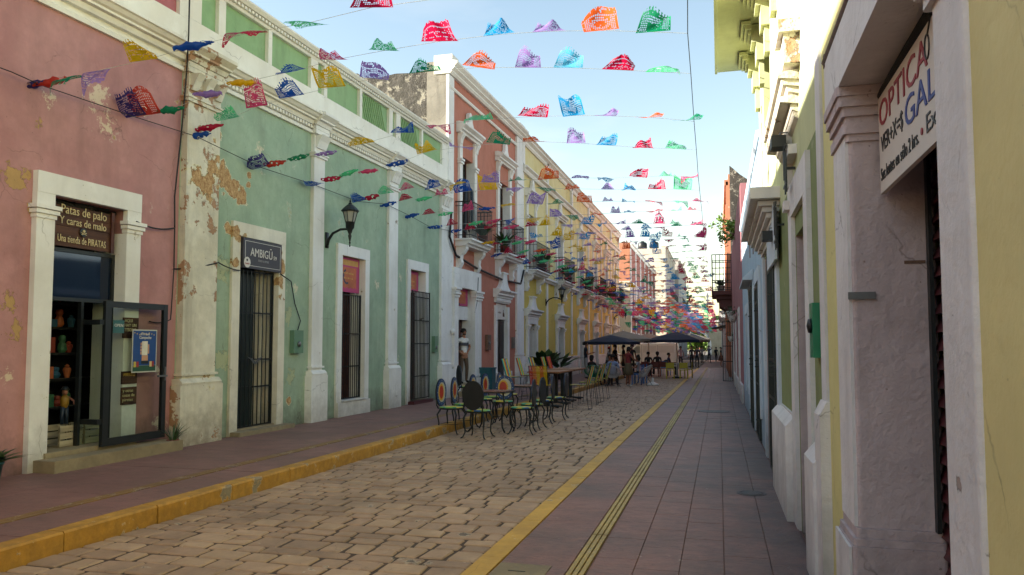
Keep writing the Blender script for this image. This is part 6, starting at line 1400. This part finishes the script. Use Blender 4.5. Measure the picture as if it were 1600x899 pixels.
def parasol(x, y, w_, ze, za, cols, lb, polem='trim', rot=0.0):
    t = thing('cafe_umbrella', lb, 'umbrella', (x, y, 0), 'cafe umbrellas'); n = 8; R_ = w_ / 2
    MB().tube([(x, y, .05), (x, y, za + .05)], .03, 8).build('pole', M[polem], t); MB(smooth=True).lathe([(.26, 0), (.25, .05), (.06, .1)], (x, y, 0), 14).build('base', M['black'], t)
    for k in range(n):
        a, b = 2 * math.pi * (k) / n + rot, 2 * math.pi * (k + 1) / n + rot; A = (x + R_ * math.cos(a), y + R_ * math.sin(a), ze); B2 = (x + R_ * math.cos(b), y + R_ * math.sin(b), ze); mid = ((A[0] + B2[0]) / 2, (A[1] + B2[1]) / 2, ze + .02)
        A2 = (x + R_ * .5 * math.cos(a), y + R_ * .5 * math.sin(a), (ze + za) / 2 + .03); B3 = (x + R_ * .5 * math.cos(b), y + R_ * .5 * math.sin(b), (ze + za) / 2 + .03)
        m = MB(); m.add([(x, y, za), A2, B3, A, B2, mid, (A[0], A[1], ze - .12), (mid[0], mid[1], ze - .10), (B2[0], B2[1], ze - .12)], [(0, 1, 2), (1, 3, 5), (1, 5, 2), (2, 5, 4), (3, 6, 7, 5), (5, 7, 8, 4)])
        p_ = m.build('canopy_panel', M[cols[k % len(cols)]], t, recalc=False)
        MB().tube([(x, y, za - .15), A], .008, 4).build('rib', M['black'], t)
    return t
U = [(-4.9, 36, 2.7, 1.80, 2.14, ['navy'], 'navy umbrella nearest us over the left cafe group'), (-4.75, 39.6, 3.0, 1.98, 2.42, ['beige'], 'beige umbrella rising just behind the nearest navy one'), (-2.1, 40.2, 3.3, 1.93, 2.36, ['beige', 'navy', 'navy', 'navy', 'navy', 'navy', 'navy', 'beige'], 'large navy umbrella over the yellow chairs'),
     (-4.3, 49, 3.6, 2.0, 2.45, ['beige'], 'beige umbrella behind, between the two nearer ones'), (-2.3, 66, 3.4, 2.3, 2.8, ['navy', 'beige'], 'small far umbrella near the walking people')]
for (x, y, w_, ze, za, cs, lb) in U: parasol(x, y, w_, ze, za, cs, lb)
for (x, y) in ((-5.35, 34.62), (-2.45, 38.60)):
    pass

# ================================================================ VAN
def van(x0, y0):
    t = thing('white_van', 'white panel van standing across the side street behind the umbrellas', 'van', (x0, y0, 0))
    L_, W_ = 4.85, 1.9
    side = [(0.02, .38), (.0, .62), (.10, .92), (.95, 1.12), (1.62, 1.80), (1.80, 1.90), (4.6, 1.97), (4.78, 1.9), (4.85, 1.0), (4.83, .40), (4.2, .34), (.6, .34)]
    m = MB(); rows_ = []
    for (yy, k) in ((0.0, .955), (.06, 1.0), (W_ - .06, 1.0), (W_, .955)):
        cx_, cz_ = 2.4, 1.0; rows_.append([(x0 + cx_ + (x - cx_) * k, y0 + yy, cz_ + (z - cz_) * k) for x, z in side])
    n = len(side); vs = [p for r in rows_ for p in r]; fs = [list(range(n)), [3 * n + i for i in range(n - 1, -1, -1)]]
    for r in range(3):
        for i in range(n): fs.append((r * n + i, r * n + (i + 1) % n, (r + 1) * n + (i + 1) % n, (r + 1) * n + i))
    m.add(vs, fs); body = m.build('body', flat('white_van_paint', '#dcd8cc', .3, 0, .03), t)
    MB().ext([(x0 + 1.10, y0 - .006, 1.14), (x0 + 1.62, y0 - .006, 1.68), (x0 + 1.95, y0 - .006, 1.68), (x0 + 1.95, y0 - .006, 1.14)], (0, .03, 0)).build('side_window', M['glass'], t)
    MB().ext([(x0 + 1.02, y0 + .12, 1.16), (x0 + 1.66, y0 + .12, 1.80), (x0 + 1.63, y0 + .12, 1.83), (x0 + .98, y0 + .12, 1.19)], (0, W_ - .24, 0)).build('windscreen', M['glass'], t)
    for a, b in ((2.15, 3.2), (3.35, 4.5)):
        m = MB(); m.box(x0 + a, x0 + b, y0 - .008, y0 + .02, 1.2, 1.72); p_ = m.build('body_panel', flat('van_panel_inset', '#cdc8bb', .3, 0, .02), t)
    for a in (2.05, 3.28): MB().box(x0 + a, x0 + a + .02, y0 - .004, y0 + .02, .45, 1.78).build('door_gap', M['black'], t)
    MB().box(x0 + 1.75, x0 + 1.9, y0 - .03, y0 - .002, 1.02, 1.06).build('door_handle', M['black'], t)
    MB().box(x0 + .9, x0 + 1.1, y0 - .22, y0 - .05, 1.15, 1.35).build('wing_mirror', M['black'], t)
    MB().box(x0 - .02, x0 + .25, y0 + .02, y0 + .3, .66, .86).build('headlight', M['lampglass'], t); MB().box(x0 + 4.78, x0 + 4.86, y0 + .02, y0 + .14, .9, 1.25).build('tail_light', flat('tail_red', '#8f1f1a', .3), t)
    MB().box(x0 + .15, x0 + 4.8, y0 + .03, y0 + W_ - .03, .25, .40).build('sill', M['black'], t)
    for x in (.85, 3.95):
        for yy in (y0 - .02, y0 + W_ - .2):
            w_ = MB(smooth=True).lathe([(.2, 0), (.31, 0), (.335, .03), (.335, .19), (.31, .22)], (x0 + x, yy, .335), 20, (0, 1, 0)).build('wheel', M['black'], t)
            MB(smooth=True).lathe([(.20, -.005), (.19, .01), (.05, .02), (.04, -.008), (0, -.01)], (x0 + x, yy, .335), 16, (0, 1, 0)).build('rim', M['greymetal'], w_)
van(-7.9, 60.5)

# ================================================================ PEOPLE
SK = {'tan': '#8a5a44', 'light': '#a8765a', 'brown': '#6a4232'}
def person(label, loc, rz, shirt, trousers, skin='tan', hair='#14100e', h=1.7, pose=None, sit=False, cap=None, hairlen=0, shorts=False, sleeves=.5, dress=False, group=None, bag=None, beard=False):
    k = h / 1.75; J = {}
    J.update(pel=(0, 0, .95), wai=(0, 0, 1.08), che=(0, 0, 1.27), upp=(0, .0, 1.40), nec=(0, 0, 1.50), jaw=(0, -.025, 1.56), hed=(0, -.005, 1.65))
    for s, n in ((1, 'L'), (-1, 'R')):
        J.update({'sh' + n: (s * .17, .01, 1.41), 'el' + n: (s * .23, .03, 1.14), 'wr' + n: (s * .235, -.05, .90), 'hi' + n: (s * .085, 0, .90), 'kn' + n: (s * .10, -.015, .50), 'an' + n: (s * .10, .03, .09), 'to' + n: (s * .12, -.12, .035)})
    if sit:
        for a in ('pel', 'wai', 'che', 'upp', 'nec', 'jaw', 'hed', 'shL', 'shR', 'elL', 'elR', 'wrL', 'wrR', 'hiL', 'hiR'): x, y, z = J[a]; J[a] = (x, y, z - .42)
        for s, n in ((1, 'L'), (-1, 'R')):
            J['hi' + n] = (s * .095, -.02, .50); J['kn' + n] = (s * .12, -.44, .50); J['an' + n] = (s * .12, -.40, .09); J['to' + n] = (s * .13, -.54, .04)
            J['el' + n] = (s * .24, -.06, .76); J['wr' + n] = (s * .17, -.30, .78)
    if pose: J.update(pose)
    V, E_, RR, T_ = [], [], [], []; idx = {}
    def vert(nm, p, r): idx[nm] = len(V); V.append(tuple(c * k for c in p)); RR.append((r[0] * k, r[1] * k) if isinstance(r, tuple) else (r * k, r * k)); return idx[nm]
    def edge(a, b, tg): E_.append((idx[a], idx[b])); T_.append(tg)
    sg = 'shirt'; tr = 'trousers'
    vert('pel', J['pel'], (.135, .105)); vert('wai', J['wai'], (.128, .095)); vert('che', J['che'], (.150, .105)); vert('upp', J['upp'], (.125, .09)); vert('nec', J['nec'], .052); vert('jaw', J['jaw'], (.062, .066)); vert('hed', J['hed'], (.080, .095))
    top = tuple(Vector(J['hed']) + Vector((0, .005, .065))); vert('top', top, (.062, .075))
    edge('pel', 'wai', sg); edge('wai', 'che', sg); edge('che', 'upp', sg); edge('upp', 'nec', 'skin'); edge('nec', 'jaw', 'skin'); edge('jaw', 'hed', 'skin'); edge('hed', 'top', 'skin')
    for n in 'LR':
        s = 1 if n == 'L' else -1
        vert('sh' + n, J['sh' + n], .062); vert('el' + n, J['el' + n], .042); vert('wr' + n, J['wr' + n], .027)
        mid = tuple(Vector(J['sh' + n]).lerp(Vector(J['el' + n]), sleeves * 1.0)); vert('mi' + n, mid, .050)
        edge('upp', 'sh' + n, sg); edge('sh' + n, 'mi' + n, sg); edge('mi' + n, 'el' + n, 'skin' if sleeves < .9 else sg); edge('el' + n, 'wr' + n, 'skin' if sleeves <= 1 else sg)
        d = (Vector(J['wr' + n]) - Vector(J['el' + n])).normalized(); side = Vector((0, -1, 0)) - d * Vector((0, -1, 0)).dot(d); side = side.normalized() if side.length > .1 else Vector((1, 0, 0))
        pm = Vector(J['wr' + n]) + d * .07; vert('pa' + n, pm, (.034, .022)); edge('wr' + n, 'pa' + n, 'skin')
        for f in range(4):
            o = side * (.027 - .018 * f); ln = (.062, .070, .066, .052)[f]; b1 = pm + d * .03 + o * .9; b2 = pm + d * (.03 + ln * .55) + o * 1.1; inn = Vector((-s * .018, 0, 0)); b3 = pm + d * (.03 + ln) + o * 1.1 + inn
            vert('f%d1%s' % (f, n), b1, .0095); vert('f%d2%s' % (f, n), b2, .0088); vert('f%d3%s' % (f, n), b3, .0075); edge('pa' + n, 'f%d1%s' % (f, n), 'skin'); edge('f%d1%s' % (f, n), 'f%d2%s' % (f, n), 'skin'); edge('f%d2%s' % (f, n), 'f%d3%s' % (f, n), 'skin')
        vert('th1' + n, pm + side * .038 - d * .01, .011); vert('th2' + n, pm + side * .058 + d * .03, .009); edge('pa' + n, 'th1' + n, 'skin'); edge('th1' + n, 'th2' + n, 'skin')
        vert('hi' + n, J['hi' + n], .088); vert('kn' + n, J['kn' + n], .060); vert('an' + n, J['an' + n], .042 if not shorts else .036); vert('to' + n, J['to' + n], (.04, .028))
        lt = 'skin' if shorts else tr; edge('pel', 'hi' + n, tr); edge('hi' + n, 'kn' + n, tr); edge('kn' + n, 'an' + n, lt); edge('an' + n, 'to' + n, 'shoe')
    hd = Vector(J['hed'])
    vert('nose', hd + Vector((0, -.098, -.012)), .013); edge('hed', 'nose', 'skin')
    me = bpy.data.meshes.new('p'); me.from_pydata(V, E_, []); ob = bpy.data.objects.new('p', me); col.objects.link(ob)
    md = ob.modifiers.new('s', 'SKIN'); md.use_smooth_shade = True; md.branch_smoothing = .3
    for i, r_ in enumerate(RR): me.skin_vertices[0].data[i].radius = r_
    me.skin_vertices[0].data[0].use_root = True
    ss = ob.modifiers.new('d', 'SUBSURF'); ss.levels = 1; ss.render_levels = 1
    dg = bpy.context.evaluated_depsgraph_get(); out = bpy.data.meshes.new_from_object(ob.evaluated_get(dg)); bpy.data.objects.remove(ob)
    segs = [(Vector(V[a]), Vector(V[b]), tg) for (a, b), tg in zip(E_, T_)]; order = ['shirt', 'trousers', 'skin', 'shoe']
    mats = [cloth(shirt), cloth(trousers), cloth(SK[skin]), cloth('#1b1816' if label.find('white shoes') < 0 else '#b9b5ac')]
    out.materials.clear()
    for mm in mats: out.materials.append(mm)
    for p in out.polygons:
        c = p.center; best = 1e9; bt = 'skin'
        for a, b, tg in segs:
            ab = b - a; tt = max(0, min(1, (c - a).dot(ab) / max(1e-9, ab.length_squared))); dd = (c - a - ab * tt).length
            if tg == 'skin' and a.z > 1.35 * k * (.7 if sit else 1): dd += 0
            if dd < best: best = dd; bt = tg
        if bt == 'shirt' and c.z < (J['pel'][2] + .0) * k and not dress: bt = 'trousers'
        p.material_index = order.index(bt); p.use_smooth = True
    t = thing('person', label, 'person', (0, 0, 0), group)
    bd = bpy.data.objects.new('body', out); col.objects.link(bd); bd.parent = t
    # hair, ears and face
    hm = MB(smooth=True); hv = hd * k; n = 12
    for zi in range(5):
        pass
    pr2 = [(.092, -.035), (.100, .0), (.098, .04), (.082, .085), (.05, .108), (0, .116)]
    hm.lathe([(a * k, b * k) for a, b in pr2], hv + Vector((0, .016, .012)) * k, 14)
    hm.v = [(x, y if y > hv.y - .055 * k or z > hv.z + .055 * k else hv.y - .055 * k + (y - hv.y + .055 * k) * .2, z) for x, y, z in hm.v]
    if hairlen: hm.lathe([(.05 * k, -hairlen), (.085 * k, -.06), (.09 * k, 0)], hv + Vector((0, .045, 0)) * k, 12)
    hmo = hm.build('hair', cloth(hair), t)
    for s in (-1, 1):
        MB(smooth=True).lathe([(.008 * k, 0), (.022 * k, .006 * k), (.018 * k, .014 * k), (0, .016 * k)], hv + Vector((s * .080, .012, -.02)) * k, 8, (s, 0, 0)).build('ear', mats[2], t)
        MB(smooth=True).lathe([(.008 * k, 0), (.007 * k, .005 * k), (0, .007 * k)], hv + Vector((s * .030, -.084, .012)) * k, 8, (0, -1, 0)).build('eye', cloth('#0d0b0a'), t)
        MB().box(*sorted((hv.x + s * .016 * k, hv.x + s * .046 * k)), hv.y - .091 * k, hv.y - .082 * k, hv.z + .028 * k, hv.z + .034 * k).build('eyebrow', cloth('#14100e'), t)
    MB().box(hv.x - .022 * k, hv.x + .022 * k, hv.y - .090 * k, hv.y - .078 * k, hv.z - .060 * k, hv.z - .053 * k).build('mouth', cloth('#5a2c26'), t)
    if beard: MB(smooth=True).lathe([(.02 * k, -.03 * k), (.052 * k, -.01 * k), (.060 * k, .02 * k), (.058 * k, .035 * k)], hv + Vector((0, -.028, -.075)) * k, 12).build('beard', cloth('#2a1c16'), t)
    if cap:
        cm = MB(smooth=True); cm.lathe([(.108 * k, .02 * k), (.106 * k, .06 * k), (.08 * k, .11 * k), (0, .128 * k)], hv + Vector((0, .01, .015)) * k, 14); cm.box(hv.x - .07 * k, hv.x + .07 * k, hv.y - .19 * k, hv.y - .08 * k, hv.z + .03 * k, hv.z + .045 * k); cm.build('cap', cloth(cap), t)
    if bag: MB().box(-.12, .12, .12, .24, 1.0, 1.38).build('backpack', cloth(bag), t)
    if dress: MB(smooth=True).lathe([(.24 * k, -.42 * k), (.20 * k, -.2 * k), (.145 * k, 0), (.13 * k, .08 * k)], Vector(J['pel']) * k, 14).build('skirt', cloth(trousers), t)
    t.location = loc; t.rotation_euler = (0, 0, rz); return t
CL = {}
def cloth(c):
    if c not in CL: CL[c] = flat('cloth_' + c[1:], c, .85, 0, .15, 18, .002)
    return CL[c]
man = person('bearded man in white T-shirt and khaki trousers, hands on hips in the coral doorway', (-7.22, 21.35, .475), 1.05, '#d8d5cf', '#5a4a3c', 'light', h=1.60, beard=True,
    pose=dict(elL=(.36, .10, 1.17), wrL=(.17, .0, 1.0), elR=(-.34, .06, 1.18), wrR=(-.19, -.06, 1.0), anL=(.15, .03, .09), knL=(.13, -.02, .5), toL=(.2, -.11, .035), anR=(-.13, .03, .09)), sleeves=.55)
m = MB(); m.lathe([(.158, 0), (.161, .05), (.158, .09)], (0, -.0, 1.11), 18); m.v = [(x, y * .74, z) for x, y, z in m.v]; so = m.mesh('shirt_band', cloth('#4a4a50')); ob = bpy.data.objects.new('shirt_band', so); col.objects.link(ob); ob.parent = man
bent = dict(elR=(-.26, -.05, 1.16), wrR=(-.15, -.26, 1.22)); 
person('tall person in navy shirt and white trousers standing at the kerb left of the cafe', (-5.75, 34.0, .15), 1.9, '#141a2a', '#8f8b88', 'tan', h=1.66, pose=bent, hairlen=.05)
person('waiter in red cap and white shirt leaning over under the near umbrella', (-5.45, 38.6, .0), 1.6, '#8f8c88', '#2a2a30', 'brown', h=1.62, cap='#a02a22', pose=dict(nec=(0, -.12, 1.46), upp=(0, -.09, 1.37), che=(0, -.05, 1.26), jaw=(0, -.16, 1.52), hed=(0, -.15, 1.61), shL=(.17, -.08, 1.38), shR=(-.17, -.08, 1.38), elL=(.22, -.25, 1.2), wrL=(.15, -.45, 1.2), elR=(-.22, -.2, 1.15), wrR=(-.18, -.4, 1.05)))
person('person in black standing under the near umbrella, left of the pole', (-5.2, 39.8, 0), 1.2, '#16161a', '#15161a', 'tan', h=1.70)
person('person in black standing under the near umbrella, right of the pole', (-4.75, 39.6, 0), -1.6, '#15171f', '#101114', 'tan', h=1.68, pose=bent)
person('dark figure standing beside the van front under the umbrella edge', (-4.8, 44.0, 0), .4, '#1a1a1c', '#141414', 'brown', h=1.72)
person('seated man in pale blue shirt, back to us, in the white round chair', (-4.05, 30.25, 0), 3.1, '#7f8fae', '#23252c', 'tan', h=1.68, sit=True, sleeves=.9)
person('seated person in black with long dark hair at the left of the cafe table', (-5.0, 31.0, 0), 2.6, '#141416', '#1b1b1f', 'tan', h=1.62, sit=True, hairlen=.16)
person('seated person in black facing us across the nearest cafe table', (-4.5, 32.7, 0), -.2, '#19191c', '#1b1b1f', 'tan', h=1.64, sit=True, hairlen=.14)
person('woman in dark red blouse and olive skirt with white shoes leaning at the cafe table', (-3.5, 30.7, 0), 2.3, '#7a2c2e', '#5a4f38', 'tan', h=1.58, shorts=True, dress=True, sleeves=.3, pose=dict(elR=(-.24, -.16, 1.18), wrR=(-.15, -.36, 1.12), hed=(0, -.06, 1.63), jaw=(0, -.07, 1.54)), hairlen=.06)
person('seated person in white top with dark hair behind the woman in red', (-3.35, 33.0, 0), -1.6, '#8f8f92', '#2a2c33', 'tan', h=1.60, sit=True, hairlen=.16)
person('seated person in dark clothes at the table behind the red chairs, left one', (-3.9, 44.2, 0), 2.8, '#1c1c22', '#22242a', 'brown', h=1.72, sit=True)
person('seated person in dark clothes at the table behind the red chairs, right one', (-3.4, 44.3, 0), 3.4, '#231d1e', '#22242a', 'brown', h=1.74, sit=True, hairlen=.1)
person('seated person in blue at the umbrella pole, turned to the yellow chairs', (-2.7, 43.2, 0), 1.4, '#1d2c4a', '#23242a', 'tan', h=1.66, sit=True)
person('person in pale pink shirt standing beyond the navy umbrella', (-2.85, 60, 0), .3, '#8f7f86', '#2a2c38', 'tan', h=1.68)
person('person in black standing in the shade beyond the navy umbrella', (-2.1, 62, 0), -.5, '#15151a', '#141418', 'tan', h=1.72)
person('person in dark blue top among the far shaded tables', (-1.75, 64, 0), 2.9, '#1a2233', '#14151a', 'brown', h=1.70)
walk = dict(knL=(.09, -.14, .52), anL=(.09, -.20, .10), toL=(.10, -.34, .06), knR=(-.09, .02, .50), anR=(-.09, .20, .13), toR=(-.1, .08, .04))
person('walker in grey top and black trousers left of the one shading his eyes', (-1.7, 80, -.0), 3.1, '#6f6a6c', '#1b1b20', 'tan', h=1.74, pose=walk)
person('walker in blue grey shirt raising an arm to the head, middle of the far pavement', (-1.05, 84, 0), 3.3, '#3f4c66', '#20222a', 'tan', h=1.78, pose=dict(walk, elR=(-.34, -.1, 1.50), wrR=(-.13, -.12, 1.66), elL=(.32, .05, 1.2), wrL=(.38, .0, 1.0)))
person('dark clothed walker close to the right wall, behind the others', (-.35, 88, 0), 3.0, '#1d1d22', '#1b1b1f', 'brown', h=1.66, pose=walk, bag='#1d1d22')
person('person in black top and brown skirt standing by the right wall near the gate', (.12, 66, 0), 1.6, '#1b1718', '#4a332c', 'tan', h=1.62, shorts=True, dress=True)
person('person in dark clothes behind the walkers near the arch', (-2.4, 100, 0), .2, '#2a2a30', '#1d1d22', 'tan', h=1.7)
